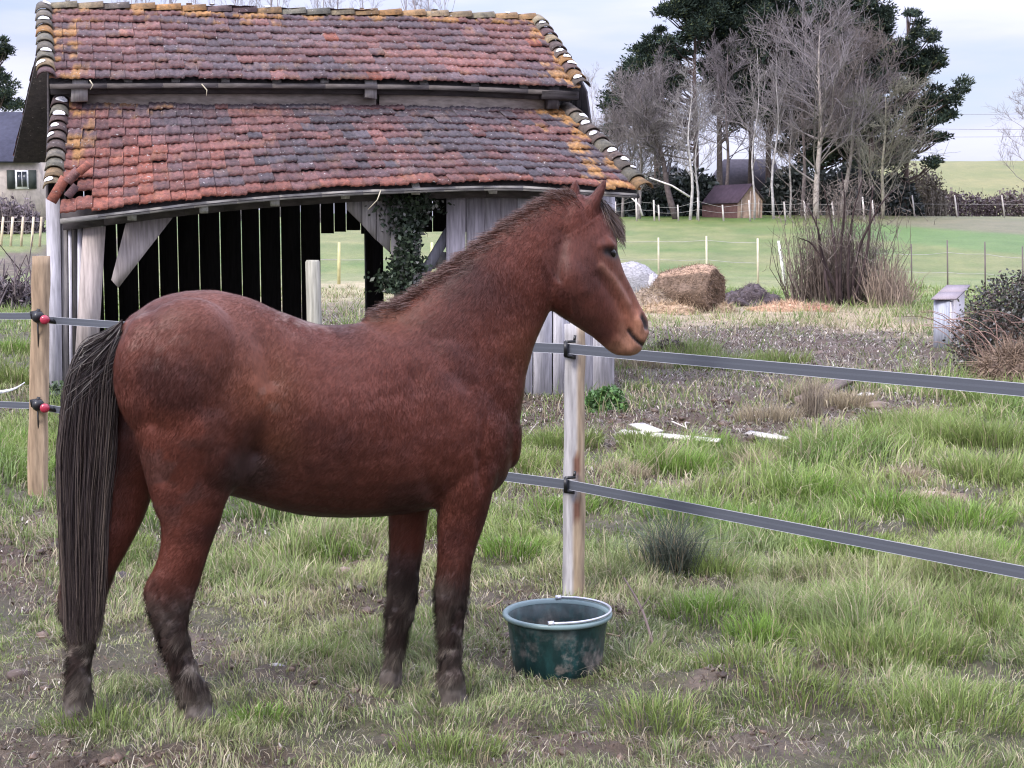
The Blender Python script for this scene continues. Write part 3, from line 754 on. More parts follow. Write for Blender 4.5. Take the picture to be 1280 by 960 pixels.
Cc = np.repeat(C_ * var, 3, 0)
Nn = np.repeat(unit(N_ + flow * .25 + RNG.normal(0, .10, (n, 3))), 3, 0)
m_fur, fnt, fbs = newmat('horse_hair'); a = fnt.nodes.new('ShaderNodeVertexColor'); a.layer_name = 'Col'
fnt.links.new(a.outputs[0], fbs.inputs['Base Color']); fbs.inputs['Roughness'].default_value = .45; fbs.inputs['Specular IOR Level'].default_value = .28
coat = mesh_np('coat', Vc, [np.arange(n * 3).reshape(-1, 3)], m_fur, horse, Cc, smooth=True, normals=Nn)
# ---- long hair strands
def strands(paths, wid, cols, cols2=None):
    """paths (n,k,3) ; flat tapering ribbons turned to random sides"""
    n, k, _ = paths.shape
    T = unit(np.gradient(paths, axis=1)); a_ = RNG.normal(0, 1, (n, 1, 3)) ; S = unit(np.cross(T, np.broadcast_to(a_, T.shape)))
    tp = np.linspace(1, .25, k)[None, :, None]; W = np.asarray(wid).reshape(-1, 1, 1) * tp
    Vv = np.stack([paths - S * W / 2, paths + S * W / 2], 2).reshape(-1, 3)
    b = (np.arange(n) * k * 2)[:, None, None]; i = (np.arange(k - 1) * 2)[None, :, None]
    F_ = (b + i + np.array([0, 1, 3, 2])[None, None]).reshape(-1, 4)
    c2 = cols if cols2 is None else cols2
    tt = np.linspace(0, 1, k)[None, :, None]; Cv = cols[:, None] * (1 - tt) + c2[:, None] * tt
    return Vv, [F_], np.repeat(Cv.reshape(-1, 3), 2, 0)
# tail: outline of the photograph, left and right edge by height
TE = [(398, 143, 157), (410, 122, 157), (430, 101, 155), (451, 90, 151), (484, 80, 148), (530, 75, 146), (579, 71, 143), (620, 72, 138), (666, 74, 134), (700, 75, 133), (731, 77, 131), (764, 79, 129), (790, 80, 127), (806, 86, 122)]
n = 10000; K = 20
kk = RNG.random(n); dep = RNG.normal(0, 1, n)
rootp = RNG.random(n) ** 1.3                                     # where on the dock it starts
endy = np.where(RNG.random(n) < .55, RNG.uniform(735, 806, n), RNG.uniform(520, 790, n))
TP = np.zeros((n, K, 3)); t = np.linspace(0, 1, K)
ph = RNG.uniform(0, 6.28, n); fr = RNG.uniform(1.2, 3.0, n); am = RNG.uniform(.2, 1.6, n) * np.where(RNG.random(n) < .06, 3.2, 1)
lock = (kk * 64).astype(int); lk = RNG.random(66)
for j in range(K):
    y0 = 399 + rootp * 62; y = y0 + (endy - y0) * t[j]
    L_ = np.interp(y, [r[0] for r in TE], [r[1] for r in TE]); R_ = np.interp(y, [r[0] for r in TE], [r[2] for r in TE])
    kc = (lock + .5) / 64; kq = kk + (kc - kk) * .5 * t[j] + .05 * (lk[lock] - .5) * np.sin(t[j] * 5 + lk[lock] * 9)
    kx = kq * (1 - .0 * t[j])
    rx = 153 - rootp * 2 - 10 * kk * 0
    xe = L_ + (R_ - L_) * (1 - kx)
    blend = np.clip(t[j] / .16, 0, 1) ** .8
    x = (rx) * (1 - blend) + xe * blend + am * np.sin(ph + fr * t[j] * 6) * 1.1 * blend
    dv = .0 + dep * .022 * blend + .03 * blend - .02 * (kk - .5)
    for i_ in range(1): pass
    # vectorised unprojection on the plane just behind the rump
    for_i = np.stack([(x - 640) / FPX, (480 - y) / FPX], -1)
    d = RT[None] * for_i[:, :1] + UPV[None] * for_i[:, 1:] + FW[None]
    pl = HP + HL * 0
    tt_ = ((HP - CAM) @ HL + dv) / (d @ HL)
    TP[:, j] = CAM + d * tt_[:, None]
tb = np.array([.034, .024, .023]); tg = np.array([.19, .145, .115])
base_c = tb * (.55 + .9 * lk[lock])[:, None] * (.6 + .8 * RNG.random(n))[:, None]
tipc = np.where((RNG.random(n) < .25)[:, None], tg * (.6 + .7 * RNG.random(n))[:, None], base_c * 1.3)
Vv, Ff, Cc = strands(TP, RNG.uniform(.0012, .0026, n), base_c, tipc)
m_tail, fnt, fbs = newmat('long_hair'); a = fnt.nodes.new('ShaderNodeVertexColor'); a.layer_name = 'Col'
fnt.links.new(a.outputs[0], fbs.inputs['Base Color']); fbs.inputs['Roughness'].default_value = .42; fbs.inputs['Specular IOR Level'].default_value = .45
mesh_np('tail', Vv, Ff, m_tail, horse, Cc)
# mane: short and rough along the crest
CR = [(455, 398), (480, 386), (505, 374), (530, 357), (565, 331), (600, 304), (635, 279), (668, 258), (698, 243), (722, 239)]
n = 11000; K = 7
s_ = RNG.random(n) * (len(CR) - 1.001); i0 = s_.astype(int); f_ = s_ - i0; CRa = np.array(CR, float)
cx = CRa[i0, 0] * (1 - f_) + CRa[i0 + 1, 0] * f_; cy = CRa[i0, 1] * (1 - f_) + CRa[i0 + 1, 1] * f_
tgx = CRa[i0 + 1] - CRa[i0]; tgx = tgx / np.linalg.norm(tgx, axis=1)[:, None]
root = np.array([PB(a_, b_ + 5, .0) for a_, b_ in zip(cx, cy)])
side = RNG.normal(0, .014, n); side = np.where(RNG.random(n) < .3, -np.abs(side) * 1.4, side); root = root + HL[None] * side[:, None] 
tgd = HF[None] * tgx[:, :1] - UZ[None] * tgx[:, 1:]; nrm = HF[None] * tgx[:, 1:] + UZ[None] * tgx[:, :1]       # tangent and normal of the crest
root = root - nrm * (np.abs(side) * .9)[:, None]
fade = sstep(0, 1.2, s_) * .75 + .25
tuft = fbm(s_ * 5, s_ * 0, seed=77, oct=2)
Lm = RNG.uniform(.034, .078, n) * fade * (.6 + .8 * tuft)
dirn = unit(nrm * 1.15 - tgd * (.45 + .8 * RNG.random(n) + (tuft - .5) * 1.4)[:, None] + HL[None] * (side * 16 + RNG.normal(.12, .40, n))[:, None])
MP = np.zeros((n, K, 3))
for j in range(K):
    q_ = j / (K - 1); MP[:, j] = root + dirn * (Lm * q_)[:, None] - UZ * (Lm * .22 * q_ ** 2)[:, None] - tgd * (Lm * .15 * q_ ** 2)[:, None]
dk = sstep(2.5, 0.3, s_)[:, None]
mb_ = np.array([.11, .042, .028]) * (1 - dk) + np.array([.035, .025, .024]) * dk
mc = mb_ * (.5 + 1.0 * RNG.random(n))[:, None]
mt = np.where((RNG.random(n) < .6)[:, None], np.array([.16, .10, .08]), np.array([.10, .045, .032])) * (.7 + .6 * RNG.random(n))[:, None]
Vv, Ff, Cc = strands(MP, RNG.uniform(.0014, .0025, n), mc, mt)
# forelock from between the ears, blown forward over the brow
n2_ = 2600; r0 = PH(738, 246, 0)
root = r0 + LL[None] * RNG.normal(0, .018, n2_)[:, None] + hd_ax[None] * RNG.uniform(-.01, .035, n2_)[:, None]
ex = RNG.uniform(752, 783, n2_); ey = 262 + (ex - 755) * 1.30 + RNG.normal(0, 8, n2_) + 12 * (ex < 772)
endp = np.array([PH(a_, b_, w_) for a_, b_, w_ in zip(ex, ey, RNG.normal(-.01, .03, n2_))])
FP = np.zeros((n2_, K, 3)); mid = (root + endp) / 2 + hd_up[None] * RNG.uniform(.008, .035, n2_)[:, None]
for j in range(K):
    q_ = j / (K - 1); FP[:, j] = root * (1 - q_) ** 2 + mid * 2 * q_ * (1 - q_) + endp * q_ ** 2
fc = np.array([.035, .024, .022]) * (.5 + RNG.random(n2_))[:, None]; ft = np.array([.13, .085, .065]) * (.5 + .9 * RNG.random(n2_))[:, None]
mesh_np('mane', Vv, Ff, m_tail, horse, Cc)
Vv, Ff, Cc = strands(FP, RNG.uniform(.0018, .003, n2_), fc, ft)
mesh_np('forelock', Vv, Ff, m_tail, horse, Cc)
# eyes
m_eye, ent, ebs = newmat('dark_eye'); ebs.inputs['Base Color'].default_value = (.006, .004, .004, 1); ebs.inputs['Roughness'].default_value = .08
for s in (-1, 1):
    e = MB(); e.addm(*ball(MH(764, 316, s * .066), hd_ax * .021, LL * .022, hd_up * .015)); e.build('eye', m_eye, horse, True)
# ------------------------------------------------------------------ the barn
PHI = R(15); BR = np.array([math.cos(PHI), math.sin(PHI), 0]); BN = np.array([math.sin(PHI), -math.cos(PHI), 0]); BQ = np.array([1.1, 16.0, 0])
def BP(px, py, t=0.0): return onplane(px, py, BQ + BN * t, BN)
def bu(P): return (P - BQ) @ BR
def BW(uu, t, z): return BQ + BR * uu + BN * t + np.array([0, 0, z])
barn = empty('barn', tuple(BW(-3.0, -2, 0)), label='old open fronted barn with two lichen covered red tile roofs', cat='barn')
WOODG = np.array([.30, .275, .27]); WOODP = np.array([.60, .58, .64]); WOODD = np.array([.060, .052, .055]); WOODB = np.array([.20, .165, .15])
m_wood = vcol_mat('weathered_wood', .85, 7, .35, .5, .01, stretch=(6, 6, .5))
m_beam = vcol_mat('beam_wood', .85, 6, .35, .4, .01, stretch=(.7, 4, 4))
# --- tiles
m_tile, tnt, tbs = newmat('clay_tile')
a = tnt.nodes.new('ShaderNodeVertexColor'); a.layer_name = 'Col'
nA = noise(tnt, 14, 6, rough=.7); nB = noise(tnt, 60, 4, rough=.7)
g = ramp(tnt, nA, [(.30, (.42, .42, .47)), (.5, (1, 1, 1)), (.70, (1.6, 1.5, 1.45))])
c_ = mixc(tnt, 1, a.outputs[0], g, 'MULTIPLY'); g = ramp(tnt, nB, [(.3, (.7,) * 3), (.7, (1.3,) * 3)]); c_ = mixc(tnt, 1, c_, g, 'MULTIPLY')
fl_ = ramp(tnt, noise(tnt, 26, 3, rough=.5), [(.68, (0, 0, 0)), (.71, (1, 1, 1))]); c_ = mixc(tnt, fl_, c_, (.34, .31, .30))
tnt.links.new(c_, tbs.inputs['Base Color']); tbs.inputs['Roughness'].default_value = .8; bump(tnt, tbs, nB, .5, .01)
def bilin(c00, c10, c01, c11, a_, b_): return c00 * (1 - a_) * (1 - b_) + c10 * a_ * (1 - b_) + c01 * (1 - a_) * b_ + c11 * a_ * b_
def tile_roof(top, bot, rows, ntile, seed, colf, holes=(), lichf=lambda a, b: 0):
    """top, bot: functions u01 -> world point. rows counted from the eave up."""
    mb = MB(); rg = np.random.default_rng(seed)
    NX, NY = 9, 3
    for r_ in range(rows):
        b0 = 1 - r_ / rows; b1 = 1 - (r_ + 1.28) / rows
        shift = rg.uniform(-.004, .004)
        wob = rg.uniform(0, 6, 3)
        for k in range(ntile):
            if (r_, k) in holes: continue
            a0 = k / ntile + shift * (r_ % 2); a1 = (k + 1.03) / ntile + shift * (r_ % 2)
            if a1 > 1.004: a1 = 1.004
            dz = rg.normal(0, .006); tw = rg.normal(0, .006); sl = rg.normal(0, .014)
            V = np.zeros((NY + 1, NX, 3))
            for j in range(NY):
                bb = b0 + sl / 2 + (b1 - b0) * j / (NY - 1)
                for i in range(NX):
                    aa = a0 + (a1 - a0) * i / (NX - 1); f = i / (NX - 1)
                    T_ = top(aa); B_ = bot(aa); P = T_ + (B_ - T_) * bb
                    du = unit(top(min(aa + .01, 1)) - top(aa - .01)); dn = unit(np.cross(unit(T_ - B_), du)) ; dn = dn if dn[2] > 0 else -dn
                    w_ = .016 * abs(math.sin(math.pi * 2 * f + .4)) + .012 * (f > .9)
                    V[j, i] = P + dn * (.030 * (1 - j / (NY - 1)) + w_ + dz + tw * (f - .5) + .02)
            V[NY] = V[0] - dn * .024
            V[NY] = V[0] + (V[NY] - V[0])
            Vf = np.concatenate([V[NY][None], V[:NY]]).reshape(-1, 3)
            F = [[j * NX + i, j * NX + i + 1, (j + 1) * NX + i + 1, (j + 1) * NX + i] for j in range(NY) for i in range(NX - 1)]
            c = colf((a0 + a1) / 2, (b0 + b1) / 2, rg)
            cc = np.repeat(c[None], len(Vf), 0); cc[:NX] = c * .9 + np.array([.05, .005, 0])
            lk_ = lichf((a0 + a1) / 2, (b0 + b1) / 2); nz_ = fbm(Vf[:, 0] * 5.5, Vf[:, 1] * 5.5, Vf[:, 2] * 5.5, seed=seed + 70, oct=4); kk_ = (sstep(.64 - .20 * lk_, .70 - .17 * lk_, nz_) * min(1, lk_ * 1.6) * .85)[:, None]
            cc = cc + (ORG * (.7 + .6 * nz_[:, None]) - cc) * kk_
            g2_ = fbm(Vf[:, 0] * 1.6, Vf[:, 1] * 1.6, Vf[:, 2] * 3, seed=seed + 80, oct=3)[:, None]; cc = cc * (.70 + .6 * g2_)
            mb.add(Vf, F, cc)
    return mb
def curve(pts, t):
    """pixel polyline -> function of 0..1 along the wall, on the vertical plane t"""
    W = [BP(x, y, t) for x, y in pts]; U = np.array([bu(p) for p in W]); Zs = np.array([p[2] for p in W]); a_, b_ = U[0], U[-1]
    def f(q):
        u_ = a_ + (b_ - a_) * q; return BW(u_, t, np.interp(u_, U, Zs) + (u_ - np.clip(u_, a_, b_)) * 0)
    return f
PUR = np.array([.085, .044, .047]); GRY = np.array([.066, .054, .064]); RED = np.array([.22, .072, .046]); ORG = np.array([.30, .155, .050]); PNK = np.array([.155, .072, .064])
def lich(c, k): return c + (ORG - c) * k
def tone(a_, b_, sd_, sc=6):
    return float(fbm(a_ * sc, b_ * sc * .5, seed=sd_, oct=3)), float(fbm(a_ * sc * 1.7 + 4, b_ * sc, seed=sd_ + 5, oct=3))
def col_up(a_, b_, rg):
    t1_, t2_ = tone(a_, b_, 201)
    c = PUR + (PNK - PUR) * float(sstep(.35, .7, t1_ + rg.normal(0, .06))); c = c + (GRY - c) * float(sstep(.4, .65, t2_ + rg.normal(0, .07))) * .7
    if rg.random() < .012: c = RED * .7
    return c * rg.uniform(.85, 1.15)
def li_up(a_, b_): return float(max(sstep(.10, .0, a_) * .9, sstep(.90, 1.0, a_) * .8, sstep(.26, .02, b_) * .85, .12))
def col_lo(a_, b_, rg):
    t1_, t2_ = tone(a_, b_, 231)
    c = PUR + (PNK - PUR) * float(sstep(.35, .7, t1_ + rg.normal(0, .06))) * .8; c = c + (GRY - c) * float(sstep(.38, .62, t2_ + rg.normal(0, .08)))
    k = sstep(.36, .10, a_ + rg.normal(0, .05)) * (sstep(.2, .6, b_) * .8 + .15); c = c + (RED - c) * float(k) * rg.uniform(.4, 1)
    c = c + (RED * .85 - c) * float(sstep(.86, .98, b_)) * rg.uniform(.2, .9)
    return c * rg.uniform(.82, 1.18)
def li_lo(a_, b_): return float(max(sstep(.08, .0, a_) * .7 * (b_ < .6), sstep(.84, .97, a_) * .85, sstep(.35, .1, a_) * sstep(.25, .0, b_) * .6, .08))
ridge = curve([(58, 12), (180, 14), (360, 20), (520, 22), (668, 27)], -2.6)
eave = curve([(62, 103), (240, 102), (420, 103), (560, 105), (690, 111), (724, 113)], -.75)
up_roof = tile_roof(ridge, eave, 9, 38, 3, col_up, (), li_up).build('upper_roof', m_tile, barn)
tag(up_roof, 'upper tile roof edged with orange lichen')
ltop = curve([(86, 129), (240, 131), (420, 132), (560, 134), (703, 138)], -1.02)
lbot = curve([(75, 272), (155, 263), (250, 251), (340, 243), (430, 237), (560, 232), (640, 230), (800, 241)], .55)
holes = {(1, 0), (2, 0), (1, 1)}
lo_roof = tile_roof(ltop, lbot, 11, 40, 5, col_lo, holes, li_lo).build('lower_roof', m_tile, barn)
tag(lo_roof, 'lower tile roof, brighter red and broken at its left corner')
# --- under-roof boards (close the roof from below) and back slope
def slab(P, th, c, mb): 
    P = [np.array(p) for p in P]; n_ = unit(np.cross(P[1] - P[0], P[3] - P[0])); n_ = n_ if n_[2] > 0 else -n_
    mb.hexa([p - n_ * th for p in P] + P, c)
def strip_roof(top, bot, mb, off, c, k=12, th=.03, a0=0.0, a1=1.0):
    for i in range(k):
        x0 = a0 + (a1 - a0) * i / k; x1 = a0 + (a1 - a0) * (i + 1) / k; o_ = np.array([0, 0, -off])
        slab([bot(x0) + o_, bot(x1) + o_, top(x1) + o_, top(x0) + o_], th, c, mb)
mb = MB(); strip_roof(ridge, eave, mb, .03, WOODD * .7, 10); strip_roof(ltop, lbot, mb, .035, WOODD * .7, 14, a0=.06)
mb.build('roof_boarding', m_wood, barn)
def backline(q): p = ridge(q); return p
def backeave(q):
    p = ridge(q); return p - BN * 2.9 + np.array([0, 0, -1.55]) - BR * .62 * (1 - q)
back_roof = tile_roof(backline, backeave, 13, 20, 9, col_up)
strip_roof(backline, backeave, back_roof, .03, WOODD, 4)
back_roof.build('rear_roof', m_tile, barn)
# --- ridge and verge tiles: half round barrels
def barrels(path, size, n, seed, upv, lichp=.25, white=.3, splay=.0):
    mb = MB(); rg = np.random.default_rng(seed); path = [np.array(p) for p in path]
    L = np.array([0] + list(np.cumsum([np.linalg.norm(b - a) for a, b in zip(path[:-1], path[1:])])))
    def at(s): s = np.clip(s, 0, L[-1]); return np.array([np.interp(s, L, [p[i] for p in path]) for i in range(3)])
    for k in range(n):
        s0 = L[-1] * k / n; s1 = L[-1] * (k + 1.18) / n; A = at(s0) ; B = at(s1); d = unit(B - A + rg.normal(0, .004, 3)); sd_ = unit(np.cross(d, upv)); up_ = np.cross(sd_, d)
        V = []; m_ = 9
        for (Q, rr, lift) in ((A, size * .86, 0), (B, size, .022)):
            for ths in (0, -.016):
                for j in range(m_):
                    an = math.pi * j / (m_ - 1)
                    V.append(Q + sd_ * math.cos(an) * (rr + ths) + up_ * (math.sin(an) * (rr + ths) * .8 + lift))
        F = []
        for j in range(m_ - 1):
            F += [[j, j + 1, 2 * m_ + j + 1, 2 * m_ + j], [m_ + j + 1, m_ + j, 3 * m_ + j, 3 * m_ + j + 1], [2 * m_ + j, 2 * m_ + j + 1, 3 * m_ + j + 1, 3 * m_ + j], [j + 1, j, m_ + j, m_ + j + 1]]
        r_ = rg.random(); c = PUR * .75 if r_ > lichp else ORG * rg.uniform(.6, 1); c = c + (np.array([.15, .15, .11]) - c) * rg.random() * .8
        c = c * rg.uniform(.7, 1.2); mb.add(V, F, c)
        if rg.random() < white:       # pale crust of lichen lying on the tile
            q = A + (B - A) * rg.uniform(.3, .7); an0 = rg.uniform(.8, 2.0); W_ = rg.uniform(.5, .95); P = []
            for (e, sc2) in ((0, .0), (1, 1)):
                pass
            ctr = []
            for j in range(10):
                t_ = 2 * math.pi * j / 10; an = an0 + .75 * W_ * math.cos(t_) ; al = .055 * W_ * math.sin(t_) * rg.uniform(.8, 1.1)
                ctr.append(q + d * al + sd_ * math.cos(an) * (size + .004) + up_ * (math.sin(an) * (size + .004) * .8 + .020))
            ctr.append(np.mean(ctr, 0) + up_ * .010)
            mb.add(ctr, [[j, (j + 1) % 10, 10] for j in range(10)], np.array([.78, .77, .78]))
    return mb
Zu = np.array([0, 0, 1.0])
mb = barrels([ridge(q) + Zu * .0 for q in np.linspace(0, 1, 12)], .11, 20, 21, Zu, .65, .25)
mb.build('ridge_tiles', m_tile, barn, True)
def verge(a_, top, bot, size, n, seed, white, off, lichp=.25):
    P = [top(a_) + (bot(a_) - top(a_)) * q + BR * off + Zu * .03 for q in np.linspace(0, 1.01, 6)]
    nrm_ = unit(np.cross(unit(top(a_) - bot(a_)), BR)); nrm_ = nrm_ if nrm_[2] > 0 else -nrm_
    return barrels(P, size, n, seed, nrm_, lichp, white)
mv = verge(0, ridge, eave, .10, 9, 31, .5, -.03); 
for (a_, t_, b_, sz, n_, sd2, wh, off, lp) in ((1, ridge, eave, .10, 10, 32, .55, .03, .45),): 
    v_ = verge(a_, t_, b_, sz, n_, sd2, wh, off, lp); v_.build('verge_tiles', m_tile, barn, True)
mv.build('verge_tiles', m_tile, barn, True)
verge(1, ltop, lbot, .105, 9, 34, .85, .04, .3).build('verge_tiles', m_tile, barn, True)
# left lower verge stops short at the broken corner
lb2 = lambda q: ltop(q) + (lbot(q) - ltop(q)) * .80
verge(0, ltop, lb2, .10, 10, 35, .5, -.08).build('verge_tiles', m_tile, barn, True)
# slipped and broken tiles hanging at the corner
mb = MB(); rg = np.random.default_rng(4)
for (x, y, x2, y2, w_, cc) in ((82, 222, 64, 252, .10, RED), (98, 212, 84, 228, .09, PNK), (112, 204, 98, 216, .08, RED), (96, 232, 84, 246, .08, PUR)):
    A = BP(x, y, .25); B = BP(x2, y2, .45); d = unit(B - A); sd_ = unit(np.cross(d, BN)); V = []
    for Q in (A, B):
        for j in range(7):
            an = math.pi * j / 6; V.append(Q + sd_ * math.cos(an) * w_ / 2 + BN * math.sin(an) * w_ * .35)
    V = np.array(V); V = np.concatenate([V, V - BN * .015])
    F = [[j, j + 1, 8 + j, 7 + j] for j in range(6)] + [[14 + j + 1, 14 + j, 21 + j, 21 + j + 1] for j in range(6)] + [[7 + j, 8 + j, 22 + j, 21 + j] for j in range(6)]
    mb.add(V, F, cc)
mb.build('broken_tiles', m_tile, barn)
# --- structure under the roofs
def beam_px(p, q, t, w_, h_, c, name='beam', mat=None, up=(0, 0, 1), jit=.004):
    mb = MB(); mb.box(BP(*p, t), BP(*q, t), w_, h_, up, c, jit=jit); return mb.build(name, mat or m_beam, barn)
def polybeam(f, q0, q1, dt, dz, w_, h_, c, name, k=10):
    mb = MB()
    for i in range(k):
        A = f(q0 + (q1 - q0) * i / k) + BN * dt + Zu * dz; B = f(q0 + (q1 - q0) * (i + 1) / k) + BN * dt + Zu * dz; mb.box(A, B, w_, h_, (0, 0, 1), c)
    return mb.build(name, m_beam, barn)
# fascia batten and plate of the lower eave, then upper
polybeam(lbot, .0, .995, -.03, -.035, .05, .05, np.array([.25, .235, .22]), 'eave_board', 14)
polybeam(lbot, .0, .93, -.45, -.02, .14, .20, WOODD * 1.4, 'wall_plate', 14)
polybeam(eave, .0, .995, -.02, -.04, .04, .05, np.array([.11, .095, .09]), 'eave_board', 10)
polybeam(eave, .0, .99, -.16, -.05, .10, .12, WOODD, 'purlin')
# long boards of the clerestory
cl0 = bu(BP(108, 118, -.95)); cl1 = bu(BP(686, 122, -.95))
mb = MB(); n_ = 3
for (za, zb, u0, u1, cc, dt) in ((0, 1, cl0, bu(BP(470, 118, -.95)), WOODB * 1.3 + .03, 0), (0, 1, bu(BP(474, 118, -.95)), cl1, WOODB * 1.7 + .03, .01)):
    f_ = lambda uu: np.interp(uu, [cl0, cl1], [BP(108, 129, -.95)[2] - .05, BP(686, 137, -.95)[2] - .05]); g_ = lambda uu: np.interp(uu, [cl0, cl1], [BP(108, 104, -.95)[2] + .02, BP(686, 111, -.95)[2] + .02])
    mb.hexa([BW(u0, -.97 + dt, f_(u0)), BW(u1, -.97 + dt, f_(u1)), BW(u1, -.94 + dt, f_(u1)), BW(u0, -.94 + dt, f_(u0)), BW(u0, -.97 + dt, g_(u0)), BW(u1, -.97 + dt, g_(u1)), BW(u1, -.94 + dt, g_(u1)), BW(u0, -.94 + dt, g_(u0))], cc)
mb.build('clerestory_board', m_beam, barn)
for (x, y0, y1, w_) in ((100, 100, 127, .16), (463, 101, 124, .13), (690, 110, 136, .12)):
    mb = MB(); mb.box(BP(x, y1, -.84), BP(x, y0, -.84), w_, .12, tuple(BN), WOODG * .9 if x < 600 else WOODD, jit=.006); mb.build('beam_end', m_wood, barn)
mb = MB(); mb.box(BP(676, 119, -.80), BP(722, 120, -.80), .10, .09, (0, 0, 1), WOODD * .8); mb.build('purlin_end', m_beam, barn)
# rafter ends
for x, y in ((165, 271), (255, 262), (344, 253), (432, 244), (520, 239), (617, 238)):
    P = BP(x, y, .50); mb = MB(); mb.box(P, P - BN * 1.1 + Zu * .66, .085, .085, (0, 0, 1), np.array([.40, .385, .37]), jit=.002); mb.build('rafter', m_wood, barn)
for x, y in ((160, 103), (220, 103), (282, 103), (346, 104), (406, 104), (530, 107), (594, 108), (655, 111)):
    P = BP(x, y, -.80); mb = MB(); mb.box(P, P - BN * .3 + Zu * .17, .09, .05, (0, 0, 1), WOODG * .6, jit=.002); mb.build('rafter', m_wood, barn)
# front posts and boards
def zg(P): return float(H(P[0], P[1]))
def plank_px(x0t, x1t, yt, x0b, x1b, t, c, mb, th=.025, yb=None, zt=None):
    A = BP(x0t, yt, t); B = BP(x1t, yt, t)
    if yb is None:
        y_ = 470; C = BP(x1b, y_, t); D = BP(x0b, y_, t); C = BW(bu(C), t, zg(C) - .08); D = BW(bu(D), t, zg(D) - .08)
    else: C = BP(x1b, yb, t); D = BP(x0b, yb, t)
    P = [D, C, B, A]; mb.hexa([p - BN * th for p in P] + P, c)
# white boards of the left corner
rg = np.random.default_rng(8)
for (a_, b_, c_, d_, t_, cc) in ((57, 75, 61, 77, .02, WOODP * .72), (76, 84, 78, 85, .0, WOODG * .8), (85, 89, 86, 90, .03, WOODP * .9), (90, 97, 91, 95, -.02, WOODG * .5), (97, 103, 95, 101, .04, WOODP * .95)):
    mb = MB(); plank_px(a_, b_, 256 if a_ > 58 else 248, c_, d_, t_, cc, mb); mb.build('board', m_wood, barn)
mb = MB(); plank_px(104, 132, 283, 92, 121, .12, WOODG * 1.35 + np.array([.05, .02, .01]), mb, .14, 470); plank_px(92, 121, 470, 88, 118, .12, WOODG * 1.3, mb, .14); mb.build('post', m_wood, barn)
# left brace of broad boards
mb = MB(); P = [BP(139, 350, .16), BP(148, 360, .16), BP(216, 272, .16), BP(158, 276, .16)]; mb.hexa([p - BN * .03 for p in P] + P, WOODG * 1.1 + np.array([.04, .02, .02]))
mb.build('brace', m_wood, barn)
# right braces beside the ivy post: four short boards
mb = MB()
for (x0, x1, y0a, y0b, y1a, y1b) in ((434, 452, 252, 250, 262, 280), (453, 470, 250, 248, 281, 300), (471, 488, 248, 246, 300, 316), (489, 508, 246, 244, 317, 335)):
    P = [BP(x0, y1a, .16), BP(x1, y1b, .16), BP(x1, y0b, .16), BP(x0, y0a, .16)]; mb.hexa([p - BN * .03 for p in P] + P, WOODG * rg.uniform(.85, 1.3))
mb.build('brace', m_wood, barn)
m_bark = vcol_mat('mottled_bark', .9, 9, .75, .8, .02, detail=6)
mb = MB(); Pb = BP(511, 470, .0); ub = bu(Pb)
mb.tube([BW(ub, 0, -.1), BW(ub + .02, 0, .8), BW(ub - .02, .01, 1.5), BW(ub, 0, 2.2)], [.17, .155, .15, .16], 12, np.array([.34, .32, .30]), cap=False); mb.build('post', m_bark, barn, True)
mb = MB(); mb.box(BP(528, 345, -.2), BP(562, 288, -.2), .035, .11, tuple(BR), np.array([.36, .35, .40])); mb.build('brace', m_wood, barn)
mb = MB(); plank_px(457, 478, 245, 460, 481, -3.45, WOODD * .35, mb, .16); mb.build('post', m_wood, barn)
# right hand wall of upright boards, from the ground to the plate
WOODP = np.array([.62, .60, .65]); xs = [558, 583, 606, 626, 647, 667, 691, 712, 741, 769]
for i in range(len(xs) - 1):
    x0, x1 = xs[i] + .2, xs[i + 1] - (.9 if i in (0, 4, 5) else .1); cc = WOODP * rg.uniform(.98, 1.12) if i > 3 else (WOODG * 1.35 + np.array([.05, .04, .08])) * rg.uniform(.85, 1.1)
    mb = MB(); plank_px(x0, x1, 238, x0 + rg.normal(0, .5), x1 + rg.normal(0, .4), rg.uniform(.0, .02), cc, mb)
    mb.build('board', m_wood, barn)
# gable ends and back wall
uL = bu(BP(60, 300, 0)); uR = bu(BP(769, 300, 0))
def zroof(u_, t):
    """height of the underside of the roofs over a place inside"""
    return 0
def gable(uu, name):
    mb = MB(); q = .02 if uu == uL else .98
    zt = [(0.0, ltop(q)[2] + (lbot(q)[2] - ltop(q)[2]) * .65 - .16), (-1.0, ltop(q)[2] - .1), (-1.05, eave(q)[2] + .05), (-2.6, ridge(q)[2] - .12), (-5.0, backeave(q)[2] + .1)]
    ts = np.arange(-.12, -4.95, -.185)
    for t in ts:
        h0 = np.interp(-t, [-a_[0] for a_ in zt], [a_[1] for a_ in zt]); h1 = np.interp(-(t - .178), [-a_[0] for a_ in zt], [a_[1] for a_ in zt])
        g_ = rg.uniform(.0, .006)
        mb.hexa([BW(uu - .012, t - .178 + g_, -.1), BW(uu + .012, t - .178 + g_, -.1), BW(uu + .012, t, -.1), BW(uu - .012, t, -.1), BW(uu - .012, t - .178 + g_, h1), BW(uu + .012, t - .178 + g_, h1), BW(uu + .012, t, h0), BW(uu - .012, t, h0)], WOODD * rg.uniform(.9, 1.5))
    return mb.build(name, m_wood, barn)
gable(uL, 'gable_wall'); gable(uR, 'gable_wall')
TB = -4.1
mb = MB(); gaps = [106, 128, 146, 172, 198, 222, 249, 275, 302, 325, 351, 376, 401]
